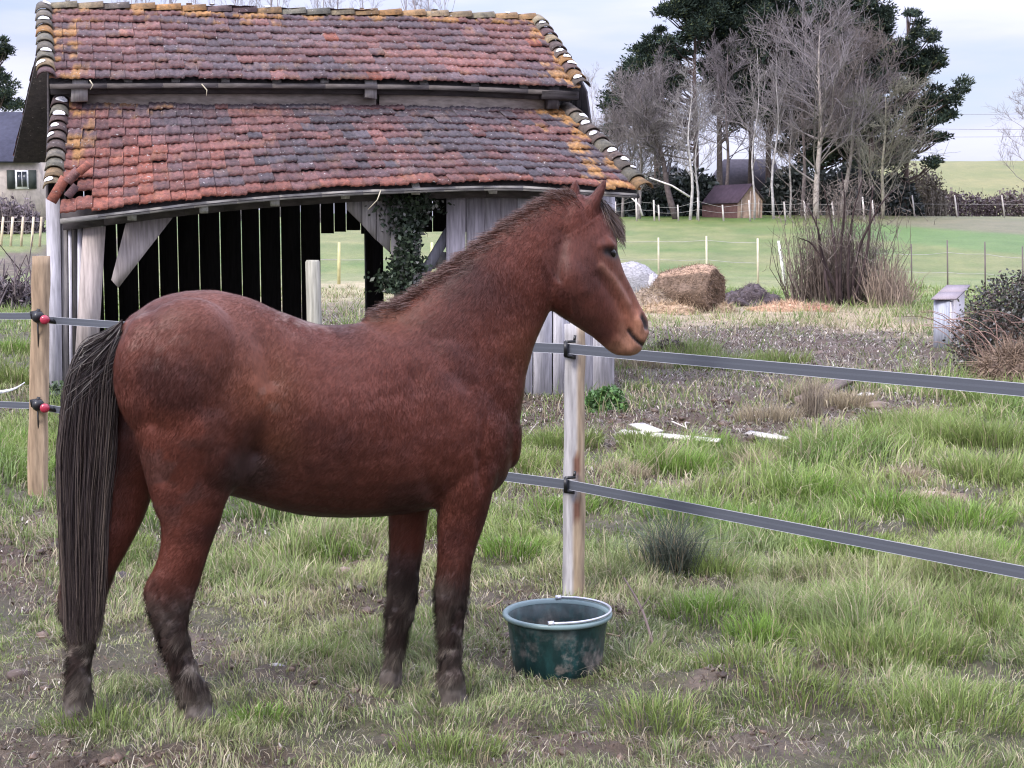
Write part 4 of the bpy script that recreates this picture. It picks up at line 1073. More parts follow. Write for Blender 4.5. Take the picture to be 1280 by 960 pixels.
for i in range(len(gaps) - 1):
    x0, x1 = gaps[i] + rg.uniform(.25, .9), gaps[i + 1] - rg.uniform(.2, .9)
    A = BP(x0, 300, TB); B = BP(x1, 300, TB); ua, ub = bu(A), bu(B)
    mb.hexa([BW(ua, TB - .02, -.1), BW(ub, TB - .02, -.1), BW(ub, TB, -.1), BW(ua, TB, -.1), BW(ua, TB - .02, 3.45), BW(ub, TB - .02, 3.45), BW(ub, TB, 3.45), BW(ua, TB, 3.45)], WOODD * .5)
u0 = uL + .03; ua = bu(BP(106, 300, TB))
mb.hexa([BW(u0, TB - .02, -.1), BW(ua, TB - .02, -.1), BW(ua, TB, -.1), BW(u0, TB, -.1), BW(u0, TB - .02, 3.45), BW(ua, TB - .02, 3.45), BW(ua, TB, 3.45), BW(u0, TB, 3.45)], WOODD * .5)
gp2 = [401, 418, 433, 451, 466, 480, 500, 520, 541, 562, 590, 640, 690]
for i in range(len(gp2) - 1):
    x0, x1 = gp2[i] + .5, gp2[i + 1] - .5; yb = 290 + rg.uniform(-3, 2) if x1 < 600 else None
    A = BP(x0, 290, TB); B = BP(x1, 290, TB); ua, ub = bu(A), bu(B); zb = A[2] + rg.uniform(-.03, .03) if x1 < 600 else -.1
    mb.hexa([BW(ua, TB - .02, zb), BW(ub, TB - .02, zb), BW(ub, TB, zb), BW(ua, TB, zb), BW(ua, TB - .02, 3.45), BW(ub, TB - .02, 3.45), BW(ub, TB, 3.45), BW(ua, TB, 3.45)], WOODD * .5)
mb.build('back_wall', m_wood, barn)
# hanging wisps of dead creeper
mb = MB()
for (x, y, x2, y2) in ((476, 238, 460, 262), (252, 105, 258, 120), (112, 100, 113, 112)):
    mb = MB(); A = BP(x, y, .6 if y > 200 else -.6); B = BP(x2, y2, .6 if y > 200 else -.6); M_ = (A + B) / 2 + BR * .03; mb.tube([A, M_, B], [.006, .006, .003], 4, (.5, .45, .33)); mb.build('dead_tendril', m_wood, barn)
# concrete post standing in front of the back boards
o = MB(); B0 = BP(392, 410, .55); zb = zg(B0); Tz = BP(392, 325, .55)[2]; Px = B0 * [1, 1, 0]
o.tube([Px + Zu * (zb - .1), Px + Zu * (zb + .3), Px + Zu * ((zb + Tz) / 2) + BR * .01, Px + Zu * (Tz - .02), Px + Zu * Tz], [.088, .084, .078, .075, .062], 12, np.array([.36, .345, .29]))
o = o.build('wooden_stump', m_wood, None, True); tag(o, 'pale round post stump standing at the barn opening', 'post')
# ivy on the post
m_leaf = vcol_mat('leaf', .45, 8, .3, spec=.4, trans=.15)
mb = MB(); n = 5200; rg = np.random.default_rng(14)
yy = rg.random(n); u0 = bu(BP(508, 300, .05)); zt_ = BP(508, 240, .1)[2]; zbm = BP(508, 365, .1)[2]
zz = zt_ - (zt_ - zbm) * yy
wd = .17 + .10 * np.exp(-((yy - .15) / .2) ** 2) + .06 * np.sin(yy * 9)
uu = u0 + rg.normal(0, 1, n) * wd * .48 - .02 - .10 * (yy > .8) + .0; tt_ = .10 + np.abs(rg.normal(0, .07, n))
P = BQ + BR[None] * uu[:, None] + BN[None] * tt_[:, None] + np.stack([0 * zz, 0 * zz, zz], -1)
def leaves(P, size, c, rg, flat=None):
    n = len(P); a_ = unit(rg.normal(0, 1, (n, 3))); b_ = unit(np.cross(a_, rg.normal(0, 1, (n, 3)))); s_ = np.asarray(size)[:, None]
    V = np.stack([P - a_ * s_, P + b_ * s_ * .6, P + a_ * s_, P - b_ * s_ * .6], 1).reshape(-1, 3)
    return V, [np.arange(n * 4).reshape(-1, 4)], np.repeat(c, 4, 0)
cc = np.array([.045, .065, .040]) * (.4 + 1.3 * rg.random(n))[:, None]; pale = rg.random(n) < .10; cc[pale] = np.array([.26, .26, .25])
mb.addm(*leaves(P, .018 + .022 * rg.random(n), cc, rg)); 
iv = mb.build('ivy', m_leaf, None); tag(iv, 'dark ivy climbing the middle post of the barn', 'ivy')
# ------------------------------------------------------------------ electric tape fence
fence = empty('tape_fence', (-3.15, 9.6, 0), label='electric fence of two grey tapes on wooden posts behind the horse', cat='fence')
m_post = vcol_mat('post_wood', .8, 9, .35, .35, .008, stretch=(5, 5, .6))
m_black = newmat('black_plastic')[0]; m_black.node_tree.nodes['Principled BSDF'].inputs['Base Color'].default_value = (.012, .012, .014, 1); m_black.node_tree.nodes['Principled BSDF'].inputs['Roughness'].default_value = .35
m_red = newmat('red_cap')[0]; b_ = m_red.node_tree.nodes['Principled BSDF']; b_.inputs['Base Color'].default_value = (.35, .02, .05, 1); b_.inputs['Roughness'].default_value = .15; b_.inputs['Coat Weight'].default_value = .6
m_metal = newmat('galvanised')[0]; b_ = m_metal.node_tree.nodes['Principled BSDF']; b_.inputs['Base Color'].default_value = (.55, .56, .6, 1); b_.inputs['Roughness'].default_value = .35; b_.inputs['Metallic'].default_value = .8
m_tape = vcol_mat('fence_tape_weave', .5, 160, .12, .2, .002, stretch=(.3, 1, 6), spec=.4)
LP = ong(47, 618, H(-3.15, 9.6)); MPp = ong(718, 752, H(.3, 6.78))
def rpost(base, top, r, c, c2, seed, parent, squash=.85):
    rg = np.random.default_rng(seed); n = 26; k = 16; V = []; C = []
    for i in range(n):
        q = i / (n - 1); P = base + (top - base) * q - np.array([0, 0, .12]) * (q == 0)
        for j in range(k):
            an = 2 * math.pi * j / k
            rr = r * (1 + .10 * math.sin(an * 2 + 1) + .05 * math.sin(an * 3 + seed)) * (1 - .12 * q) + (vnoise([j * .9 % 4], [q * 9], seed=seed)[0] - .5) * .010
            V.append(P + np.array([math.cos(an) * rr, math.sin(an) * rr * squash, 0])); 
            side = .5 + .5 * math.sin(an + 1.92)      # bark side and split side are different wood
            kk = float(sstep(.66, .80, side + (vnoise([j * .5], [q * 5], seed=seed + 3)[0] - .5) * .5)); 
            cc_ = (np.array(c) * (1 - kk) + np.array(c2) * kk) * (.75 + .5 * vnoise([j * 1.7], [q * 3], seed=seed + 5)[0])
            if seed == 5 and j in (12, 13) and (.30 < q < .37 or .47 < q < .55): cc_ = np.array([.16, .08, .055])
            C.append(cc_)
    F = [[i * k + j, i * k + (j + 1) % k, (i + 1) * k + (j + 1) % k, (i + 1) * k + j] for i in range(n - 1) for j in range(k)]
    V.append(top + np.array([0, 0, .002])); C.append(np.array([.36, .30, .22])); cap = [[(n - 1) * k + j, (n - 1) * k + (j + 1) % k, n * k] for j in range(k)]
    return mesh_np('post', V, [F, cap], m_post, parent, np.array(C), True)
ltop_ = atY(52, 320, LP[1]); p1 = rpost(LP, ltop_, .060, (.33, .235, .155), (.37, .27, .18), 3, fence, .9)
mtop_ = atY(719, 405, MPp[1]); p2 = rpost(MPp, mtop_, .050, (.36, .345, .35), (.37, .28, .19), 5, fence, .85)
# far posts of the same fence outside the picture to either side
R3 = np.array([3.35, 2.95, 0]); L0 = np.array([-6.2, 10.6, 0])
rpost(R3, R3 + [0, 0, 1.4], .05, (.42, .36, .28), (.46, .36, .23), 7, fence); rpost(L0 + [0, 0, H(-6.2, 10.6)], L0 + [0, 0, 1.5], .05, (.42, .36, .28), (.46, .36, .23), 8, fence)
def tape(pts, wd):
    mb = MB(); pts = [np.array(p) for p in pts]
    cg = np.array([.075, .082, .100]); ce = np.array([.42, .43, .48])
    for i in range(len(pts) - 1):
        A, B = pts[i], pts[i + 1]; d = unit(B - A); up_ = np.array([0, 0, 1.0]); nn_ = unit(np.cross(d, up_))
        prof = [(-.5, -.46, ce), (-.46, -.08, cg), (-.08, .10, cg * 1.15), (.10, .455, cg), (.455, .5, ce)]
        for (a_, b_, c) in prof:
            for s in (-1, 1):
                o_ = nn_ * .0012 * s; P = [A + up_ * a_ * wd + o_, B + up_ * a_ * wd + o_, B + up_ * b_ * wd + o_, A + up_ * b_ * wd + o_]
                mb.add(P if s > 0 else P[::-1], [[0, 1, 2, 3]], c)
    return mb.build('tape', m_tape, fence)
def sag(A, B, s, k=16, tw=0):
    return [A + (B - A) * q - np.array([0, 0, s * 4 * q * (1 - q)]) for q in np.linspace(0, 1, k)]
for (yl, ym, yr, yf, s) in ((399, 436, 487.5, 392, .012), (509, 606, 716, 498, .015)):
    Lp = atY(60, yl + 1, LP[1] - .02); Mp = atY(711, ym, MPp[1] - .075); Ep = atY(1281, yr, 4.95); E2 = Ep + (Ep - Mp) * .95
    tape(sag(Lp, Mp, s), .047); tape([Mp + (E2 - Mp) * q for q in np.linspace(0, 1, 24)], .047)
    Fp = atY(-120, yf - 2, 10.3); tape(sag(Fp, atY(40, yl - 4 if yl < 450 else yl - 2, LP[1] - .02), .01, 8), .044)
# insulators: slim black clips on the middle post, corner reels with red caps on the left one
for y in (436, 606):
    mb = MB(); C0 = atY(707, y, MPp[1] - .082)
    mb.box(C0 - Zu * .035, C0 + Zu * .035, .018, .016, (0, 1, 0), (1, 1, 1)); mb.box(C0 + Zu * .033, C0 + Zu * .033 + [.045, .02, .0], .014, .012, (0, 0, 1)); mb.box(C0 + [.04, .02, .03], C0 + [.045, .02, .062], .012, .012, (0, 1, 0)); mb.box(C0 - Zu * .03, C0 + [.05, .06, -.045], .014, .02, (0, 0, 1))
    mb.build('insulator', m_black, p2)
for y in (398, 508):
    C0 = atY(53, y, LP[1] - .085); mb = MB()
    mb.tube([C0 + [-.045, 0, .012], C0 + [-.02, -.01, .01], C0 + [.0, -.015, .004]], [.036, .044, .030], 12, (1, 1, 1)); mb.box(C0 + [-.075, .01, .02], C0 + [-.02, 0, .03], .03, .05, (0, 0, 1)); mb.box(C0 + [-.03, .0, .03], C0 + [-.022, 0, .062], .02, .018, (0, 1, 0))
    mb.tube([C0 + [.0, .02, 0], C0 + [.055, .0, -.012], C0 + [.085, .01, -.03]], [.02, .02, .010], 8, (1, 1, 1)); mb.tube([C0 + [-.035, .01, -.03], C0 + [-.045, .04, -.12], C0 + [-.05, .05, -.22]], [.006, .005, .004], 6, (1, 1, 1)); ins = mb.build('insulator', m_black, p1, True)
    mb = MB(); Q = C0 + [.028, -.035, -.006]; mb.tube([Q, Q + [.004, -.022, 0], Q + [.005, -.030, 0]], [.032, .030, .014], 16, (1, 1, 1)); mb.build('red_cap', m_red, ins, True)
# ------------------------------------------------------------------ bucket
bk = empty('bucket', (float(BUCKET[0]), float(BUCKET[1]), 0), label='dark green rubber feed bucket with wire handle beside the post', cat='bucket')
m_bk = newmat('green_rubber'); m_, nt_, bs_ = m_bk; m_bk = m_
nz = noise(nt_, 9, 6, rough=.7); f_ = ramp(nt_, nz, [(.50, (0, 0, 0)), (.66, (1, 1, 1))])
gz = nt_.nodes.new('ShaderNodeTexCoord'); sz = nt_.nodes.new('ShaderNodeSeparateXYZ'); nt_.links.new(gz.outputs['Object'], sz.inputs[0])
lo = nt_.nodes.new('ShaderNodeMapRange'); lo.inputs['From Min'].default_value = .22; lo.inputs['From Max'].default_value = .0; nt_.links.new(sz.outputs[2], lo.inputs[0])
mm = nt_.nodes.new('ShaderNodeMath'); mm.operation = 'MULTIPLY'; nt_.links.new(f_, mm.inputs[0]); nt_.links.new(lo.outputs[0], mm.inputs[1])
cmud = mixc(nt_, mm.outputs[0], (.009, .034, .034), (.24, .20, .17))
sm = ramp(nt_, noise(nt_, 30, 4, stretch=(1, 1, .4)), [(.45, (.75,) * 3), (.7, (1.6,) * 3)])
nt_.links.new(mixc(nt_, 1, cmud, sm, 'MULTIPLY'), bs_.inputs['Base Color']); bs_.inputs['Roughness'].default_value = .38
rr_ = ramp(nt_, nz, [(.45, (.3,) * 3), (.6, (.7,) * 3)]); nt_.links.new(rr_, bs_.inputs['Roughness'])
def lathe(prof, cen, k=56, wob=0):
    V = []; 
    for (r_, z_) in prof:
        for j in range(k):
            an = 2 * math.pi * j / k; rr = r_ * (1 + wob * math.sin(an * 2 + .7) + wob * .6 * math.sin(3 * an)); V.append([cen[0] + rr * math.cos(an), cen[1] + rr * math.sin(an), cen[2] + z_])
    F = [[i * k + j, i * k + (j + 1) % k, (i + 1) * k + (j + 1) % k, (i + 1) * k + j] for i in range(len(prof) - 1) for j in range(k)]
    return V, [F]
BC = np.array([BUCKET[0], BUCKET[1], -.026])
mb = MB(); mb.addm(*lathe([(.0, .004), (.168, .0), (.176, .012), (.184, .07), (.193, .15), (.203, .225), (.204, .232), (.199, .232), (.188, .15), (.179, .07), (.17, .022), (.0, .02)], BC, wob=.006), c=(1, 1, 1)); mb.build('body', m_bk, bk, True)
m_rim = newmat('green_rim')[0]; b_ = m_rim.node_tree.nodes['Principled BSDF']; b_.inputs['Base Color'].default_value = (.17, .24, .24, 1); b_.inputs['Roughness'].default_value = .35
mb = MB(); mb.addm(*lathe([(.198, .226), (.212, .222), (.2195, .228), (.220, .238), (.213, .244), (.200, .240), (.198, .226)], BC, wob=.006)); mb.build('rim', m_rim, bk, True)
mb = MB(); pts = []
for q in np.linspace(0, 1, 26):
    an = -1.72 + q * (math.pi + .10); pts.append(BC + [.208 * math.cos(an) + .006 * math.sin(q * math.pi), .208 * math.sin(an), .249 + .004 * math.sin(q * math.pi)])
mb.tube(pts, .0056, 8, (1, 1, 1)); mb.build('handle', m_metal, bk, True)
for an in (-1.72, 1.52):
    mb = MB(); P = BC + [.206 * math.cos(an), .206 * math.sin(an), .246]; mb.tube([P + [-.012, 0, 0], P + [.012, 0, .002]], [.011, .011], 10, (1, 1, 1)); mb.build('handle_lug', m_metal, bk, True)
# ------------------------------------------------------------------ trees and far things
m_bark2 = vcol_mat('bark', .9, 5, .35, .3, .03, spec=.15)
m_ndl = vcol_mat('needles', .7, 2, .35, spec=.2, trans=.12)
def branch_tree(base, height, seed, r0=.12, spread=.5, col=(.24, .21, .20), twig=(.20, .165, .16), nlev=4, lean=(0, 0), nb=(9, 6, 5), start=.25, upness=.55, twr=.012, name='bare_tree', label='', cat='tree', group=None, crown_w=None, trunk_k=10, wig=.03):
    rg = np.random.default_rng(seed); base = np.array(base, float)
    root = empty(name, tuple(base), label=label, cat=cat, group=group)
    tb = MB(); n = trunk_k; top = base + np.array([lean[0], lean[1], height])
    pts = [base + (top - base) * q + np.array([math.sin(q * 7 + seed), math.cos(q * 5 + seed), 0]) * height * wig * q * (1 - q) * 2 for q in np.linspace(0, 1, n)]
    pts[0] = pts[0] - np.array([0, 0, .3])
    rad = r0 * (1 - np.linspace(0, 1, n) * .88); tb.tube(pts, rad, 7, np.array(col)); tb.build('trunk', m_bark2, root, True)
    cb = MB(); pts = np.array(pts)
    segs = []
    def grow(P, d, L, r, lev):
        k = 4; q = [P]; dd = d.copy()
        for i in range(k):
            dd = unit(dd + rg.normal(0, .16, 3) + np.array([0, 0, .08 * upness])); q.append(q[-1] + dd * L / k)
        c = (np.array(col) * (1 - min(1, lev / 2)) + np.array(twig) * min(1, lev / 2)) * (.74 if r < .04 else .8)
        cb.tube(q, np.linspace(r, r * .45, k + 1), 3, c * rg.uniform(.75, 1.25), cap=False)
        if lev >= nlev - 1: return
        m = nb[min(lev, len(nb) - 1)]
        for i in range(m):
            t = rg.uniform(.25, 1.0); idx_ = min(int(t * k), k - 1); S = q[idx_] + (q[idx_ + 1] - q[idx_]) * (t * k - idx_)
            a_ = unit(rg.normal(0, 1, 3)); nd = unit(dd * .75 + a_ * .75 + np.array([0, 0, upness * .4])); grow(S, nd, L * rg.uniform(.38, .62), max(r * .45, twr), lev + 1)
    m = nb[0] * 2
    cw = crown_w or height * .32
    for i in range(m):
        q = start + (1 - start) * (i + rg.random()) / m; ii = q * (n - 1); i0 = min(int(ii), n - 2); P = pts[i0] + (pts[i0 + 1] - pts[i0]) * (ii - i0)
        an = rg.uniform(0, 6.28); L = cw * (1.15 - .75 * max(0, (q - start) / (1 - start))) * rg.uniform(.7, 1.2)
        d = unit(np.array([math.cos(an) * spread, math.sin(an) * spread, upness])); grow(P, d, L, max(r0 * .35 * (1 - q * .6), twr * 1.3), 1)
    cb.build('crown', m_bark2, root)
    return root
def gz(px, Y): 
    x = (px - 640) / 1800 * Y; return np.array([x, Y, float(H(x, Y, False))])
def pxh(Y, y): return float(atY(640, y, Y)[2])
# --- pines: trunk, limbs, and pads of needle sprays
def pine(px, Y, ytop, pads, seed, label, lean=0, r0=.30, tcol=(.10, .072, .066)):
    rg = np.random.default_rng(seed); b = gz(px, Y); root = empty('pine_tree', tuple(b), label=label, cat='tree', group='pines of the far grove')
    top = np.array([b[0] + lean, Y, pxh(Y, ytop)]); tb = MB(); n = 9
    pts = np.array([b + (top - b) * q + np.array([math.sin(q * 6 + seed) * .3 * q, 0, 0]) for q in np.linspace(0, 1, n)]); pts[0][2] -= .4
    tb.tube(pts, np.linspace(r0, .06, n), 8, np.array(tcol)); 
    cb = MB()
    for (x, y, rx, ry) in pads:
        m = max(3, int(rx * ry / 55))
        for _ in range(m):
            dx, dy = rg.uniform(-.85, .85, 2); 
            C = atY(x + dx * rx, y + dy * ry, Y + rg.uniform(-1.8, 1.8)); s = Y / 1800
            zq = np.clip((C[2] - b[2]) / (top[2] - b[2]) - .10, .15, .97); ii = zq * (n - 1); i0 = min(int(ii), n - 2); A = pts[i0] + (pts[i0 + 1] - pts[i0]) * (ii - i0)
            M_ = (A + C) / 2 + np.array([0, 0, -.3]); tb.tube([A, M_, C], [.09, .06, .025], 4, np.array(tcol) * .8, cap=False)
            a = max(rx * s * .60, .55) * rg.uniform(.7, 1.25); bz = max(ry * s * .50, .40) * rg.uniform(.7, 1.1); k = int(190 * min(a * bz / .4, 6) + 120)
            u = rg.normal(0, 1, (k, 3)); u = u / np.linalg.norm(u, axis=1)[:, None] * (rg.random(k) ** .45)[:, None]
            u *= (1 + .35 * np.sin(np.arange(k) * .01 + rg.uniform(0, 6)))[:, None]
            P = C + u * np.array([a, a, bz]); 
            g = np.array([.026, .040, .030]) * (.45 + 1.1 * rg.random(k))[:, None] * (.7 + .8 * rg.random())
            g = g + (np.array([.085, .10, .045]) - g) * (rg.random(k) < .12)[:, None]
            d = unit(u * [1, 1, .4] + rg.normal(0, .45, (k, 3)) + [0, 0, .35]); L = rg.uniform(.18, .42, k)[:, None]; sd_ = unit(np.cross(d, rg.normal(0, 1, (k, 3)))) * rg.uniform(.04, .10, k)[:, None]
            V = np.stack([P - sd_, P + sd_, P + d * L], 1).reshape(-1, 3); cb.addm(V, [np.arange(k * 3).reshape(-1, 3)], np.repeat(g, 3, 0))
    tb.build('trunk', m_bark2, root); cb.build('crown', m_ndl, root)
YP = 124.0
pine(867, YP, -25, [(800, 70, 26, 16), (790, 110, 28, 18), (775, 135, 22, 14), (815, 45, 16, 10), (830, 100, 24, 20), (850, 10, 24, 20), (880, 20, 26, 24), (845, 60, 22, 18), (870, -15, 30, 18), (825, 130, 22, 14), (770, 165, 14, 12), (795, 150, 20, 14), (822, 10, 14, 8)], 1, 'tall dark pine at the near end of the grove, crown leaning towards the barn')
pine(897, YP + 3, -45, [(900, 0, 34, 26), (920, 35, 30, 24), (890, 50, 24, 16), (935, 5, 28, 20), (915, 70, 22, 16), (905, -30, 34, 20), (940, 60, 22, 18), (925, 130, 22, 26), (935, 105, 18, 14)], 2, 'tall dark pine with a straight double-height trunk above the small shed', tcol=(.15, .12, .11))
pine(958, YP + 6, -40, [(960, 0, 24, 20), (985, 25, 26, 20), (950, 40, 26, 20), (975, 60, 22, 20), (965, -30, 30, 18), (1000, 5, 14, 12), (1000, 55, 22, 22), (945, 90, 22, 22), (960, 140, 22, 24), (980, 105, 24, 24)], 3, 'dark bushy pine in the middle of the grove behind the pale birches')
pine(1085, YP + 4, -55, [(1060, 5, 18, 14), (1085, 10, 26, 26), (1080, -25, 28, 20), (1075, 40, 24, 18), (1095, 50, 20, 20), (1030, 15, 14, 12), (1050, 30, 16, 16), (1095, 90, 22, 20), (1085, 130, 24, 24), (1060, 70, 24, 24)], 4, 'tall dark pine rising behind the wide bare crown')
pine(1128, YP - 4, 12, [(1142, 12, 8, 10), (1135, 45, 18, 16), (1160, 38, 16, 14), (1130, 75, 26, 18), (1158, 72, 22, 14), (1172, 78, 14, 10), (1120, 105, 26, 18), (1150, 100, 22, 14), (1165, 125, 22, 14), (1185, 118, 20, 12), (1200, 108, 9, 7), (1130, 135, 22, 14), (1160, 150, 26, 12), (1190, 145, 16, 9), (1150, 172, 26, 12), (1175, 168, 16, 8), (1130, 190, 24, 16), (1110, 165, 22, 18), (1160, 200, 12, 8)], 5, 'ragged pine at the right end of the grove reaching out over the hill', r0=.22)
pine(1022, YP + 8, 40, [(1010, 90, 26, 30), (1040, 110, 26, 30), (1020, 150, 30, 28), (1060, 165, 28, 24), (990, 150, 24, 26), (1000, 190, 26, 20), (1080, 190, 26, 20), (1045, 200, 24, 16)], 6, 'low dark pine filling the middle of the grove behind the wide bare crown')
pine(935, YP + 9, -30, [(925, 20, 30, 24), (905, 45, 26, 22), (945, 45, 28, 24), (920, 85, 26, 24), (950, 100, 24, 26), (890, 90, 20, 22), (915, 120, 22, 20), (940, -15, 30, 20)], 7, 'dense dark pine filling the gap between the tallest trunks', tcol=(.10, .075, .07))
pine(1052, YP + 10, -30, [(1040, 10, 30, 24), (1020, 40, 28, 26), (1055, 55, 30, 26), (1030, 80, 28, 24), (1070, 95, 28, 24), (1050, 125, 28, 24), (1100, 60, 24, 24), (1105, 25, 16, 18)], 8, 'dense dark pine directly behind the widest bare crown', tcol=(.10, .075, .07))
pine(820, YP + 8, 30, [(820, 75, 24, 18), (800, 95, 26, 18), (838, 95, 22, 18), (785, 125, 24, 16), (815, 125, 26, 18), (770, 150, 18, 14), (800, 158, 24, 14), (832, 160, 18, 14), (842, 55, 18, 16)], 9, 'broad dark pine low on the barn side of the grove', tcol=(.10, .075, .07))
# --- bare trees of the grove
G_ = 'bare trees of the far grove'
def bt(px, Y, ytop, seed, label, name='bare_tree', group=G_, **k):
    b = gz(px, Y); return branch_tree(b, pxh(Y, ytop) - b[2], seed, label=label, name=name, group=group, **k)
bt(1018, 112, 30, 11, 'wide pale bare tree, the broadest bare crown of the grove', r0=.26, spread=.85, crown_w=6.6, nb=(17, 8, 8), nlev=4, start=.18, col=(.40, .35, .32), twig=(.28, .25, .26), twr=.019, upness=.65)
bt(1048, 114, 60, 12, 'bare grey tree leaning out of the right of the grove', r0=.2, spread=.85, crown_w=5.5, nb=(14, 8, 8), start=.2, lean=(1.5, 0), col=(.30, .26, .24), twig=(.24, .20, .19), twr=.019)
bt(861, 108, 100, 13, 'pale birch with twin white stem left of the small shed', r0=.13, spread=.4, crown_w=3.2, nb=(10, 7, 6), col=(.46, .43, .42), twig=(.36, .33, .33), twr=.013, wig=.05)
bt(870, 109, 120, 14, 'second pale birch stem close beside the twin birch', r0=.11, spread=.4, crown_w=2.8, nb=(8, 5, 5), col=(.44, .41, .41), twig=(.36, .33, .33), twr=.013, wig=.05)
bt(941, 109, 60, 15, 'slim white stemmed tree right behind the small shed', r0=.09, spread=.35, crown_w=2.8, nb=(8, 6, 5), col=(.40, .37, .37), twig=(.30, .27, .27), twr=.013, wig=.05)
bt(965, 110, 75, 16, 'white stemmed tree just right of the small shed', r0=.12, spread=.35, crown_w=3.0, nb=(8, 6, 5), col=(.42, .39, .39), twig=(.30, .27, .27), twr=.013, wig=.05)
bt(845, 110, 110, 17, 'dark crooked tree bending across the pines left of the birches', r0=.28, spread=.7, crown_w=4, nb=(8, 7, 6), lean=(-3.0, 0), col=(.10, .08, .08), twig=(.21, .185, .195), twr=.018, wig=.06)
bt(798, 112, 110, 18, 'bare bushy tree at the barn end of the grove', r0=.16, spread=.7, crown_w=4.8, nb=(15, 9, 8), start=.15, col=(.26, .23, .23), twig=(.25, .22, .22), twr=.018)
bt(777, 116, 150, 19, 'short bare tree nearest the barn roof corner', r0=.14, spread=.8, crown_w=3.8, nb=(14, 9, 8), start=.15, col=(.24, .21, .21), twig=(.25, .22, .22), twr=.018)
bt(985, 113, 130, 20, 'thin grey sapling with white lower stem behind the leaning white post', r0=.10, spread=.5, crown_w=3, nb=(9, 7, 6), col=(.42, .38, .36), twig=(.27, .23, .22), twr=.018)
bt(1100, 112, 120, 21, 'bare tangled tree at the foot of the ragged pine', r0=.16, spread=.9, crown_w=4.5, nb=(12, 8, 7), start=.1, col=(.28, .26, .20), twig=(.26, .25, .20), twr=.019)
bt(905, 118, 60, 31, 'dark grey bare tree between the two tallest pine trunks', r0=.18, spread=.7, crown_w=4.5, nb=(13, 8, 8), start=.3, col=(.16, .13, .13), twig=(.21, .185, .195), twr=.018)
bt(1000, 118, 20, 32, 'tall grey bare tree just left of the wide pale crown', r0=.18, spread=.7, crown_w=5.0, nb=(10, 7, 7), start=.25, col=(.22, .18, .18), twig=(.22, .19, .19), twr=.018)
bt(1070, 119, 30, 33, 'tall grey bare tree just right of the wide pale crown', r0=.18, spread=.7, crown_w=5.0, nb=(10, 7, 7), start=.25, col=(.22, .18, .18), twig=(.22, .19, .19), twr=.018)
bt(825, 119, 90, 34, 'dark bare tree under the outer boughs of the near pine', r0=.17, spread=.7, crown_w=4.5, nb=(13, 8, 8), start=.25, col=(.15, .12, .12), twig=(.21, .185, .195), twr=.018)
bt(738, 150, 95, 22, 'faint thin bare tree seen past the barn roof', r0=.10, spread=.35, crown_w=3.5, nb=(9, 6, 5), col=(.40, .36, .38), twig=(.42, .38, .40), twr=.012)
bt(757, 155, 130, 23, 'smaller faint bare tree beside the barn eave', r0=.09, spread=.4, crown_w=3.5, nb=(9, 6, 5), col=(.40, .36, .38), twig=(.42, .38, .40), twr=.012)
bt(1276, 170, 118, 24, 'bare tree on the rise at the far right', r0=.16, spread=.8, crown_w=4.5, nb=(10, 7, 6), col=(.34, .30, .30), twig=(.34, .30, .31), twr=.017, group=None)
for i, (px, yt, w_) in enumerate([(172, -40, .10), (190, -60, .12), (222, -30, .10), (255, -40, .09), (303, -60, .12), (318, -50, .10), (342, -70, .16), (352, -40, .12), (402, -60, .10), (412, -50, .12), (430, -70, .12), (456, -40, .09), (508, -70, .15), (518, -60, .13), (538, -50, .12), (560, -55, .10)]):
    bt(px, 95 + (i * 7) % 13, yt, 40 + i, 'slender bare poplar rising behind the barn ridge', name='poplar_tree', group='slender bare poplars behind the barn ridge', r0=w_, spread=.35, crown_w=2.6, nb=(5, 5, 5), start=.55, col=(.30, .26, .28), twig=(.36, .32, .34), twr=.010, trunk_k=8, upness=.8)
# --- far left evergreen behind the house
pine(6, 130, 45, [(8, 70, 12, 14), (4, 95, 18, 14), (14, 118, 12, 10), (0, 125, 22, 10), (5, 55, 6, 8), (18, 132, 10, 6)], 71, 'green conifer standing behind the house at the left edge')
# --- leafy masses
def clump_mass(name, px0, px1, Y, ytop, ybot, n, c, seed, size=.16, depth=2.5, label='', cat='hedge', group=None, rag=.25, kind=None, twigs=0, tc=(.2, .16, .17)):
    rg = np.random.default_rng(seed); x = rg.uniform(px0, px1, n); mid = (px0 + px1) / 2
    X_ = (x - 640) / 1800 * Y; prof = .72 + rag * (fbm(X_ * .35, X_ * 0 + seed, seed=seed) - .5) * 2 + .12 * rg.normal(0, 1, n)
    edge = np.sqrt(np.clip(1 - ((x - mid) / ((px1 - px0) / 2)) ** 4, 0, 1)); Yj = Y + rg.uniform(-.5, .5, n) * depth
    zb = H(X_, Yj, False); zt = pxh(Y, ytop) ; q = rg.random(n) ** .8; z = zb + (zt - zb) * q * np.clip(prof, .2, 1.3) * edge
    P = np.stack([X_, Yj, z], -1); cc = np.array(c) * (.4 + 1.2 * rg.random(n))[:, None]
    mb = MB(); mb.addm(*leaves(P, size * (.5 + rg.random(n)), cc, rg))
    for _ in range(twigs):
        i = rg.integers(0, n); A = P[i] * [1, 1, 0] + [0, 0, zb[i] - .05]; B = P[i] + rg.normal(0, .3, 3) + [0, 0, .5]; M_ = (A + B) / 2 + rg.normal(0, .15, 3)
        mb.tube([A, M_, B], [.03, .022, .012], 3, np.array(tc) * rg.uniform(.6, 1.4), cap=False)
    o = mb.build(name, m_leaf); tag(o, label, cat, group, kind); return o
clump_mass('hedge', 782, 905, 119, 212, 268, 9000, (.045, .055, .052), 1, .22, 3, 'dark evergreen hedge under the pines left of the small shed')
clump_mass('hedge', 945, 1145, 121, 200, 268, 14000, (.042, .050, .048), 2, .22, 3, 'dark evergreen hedge behind the small shed and right of it')
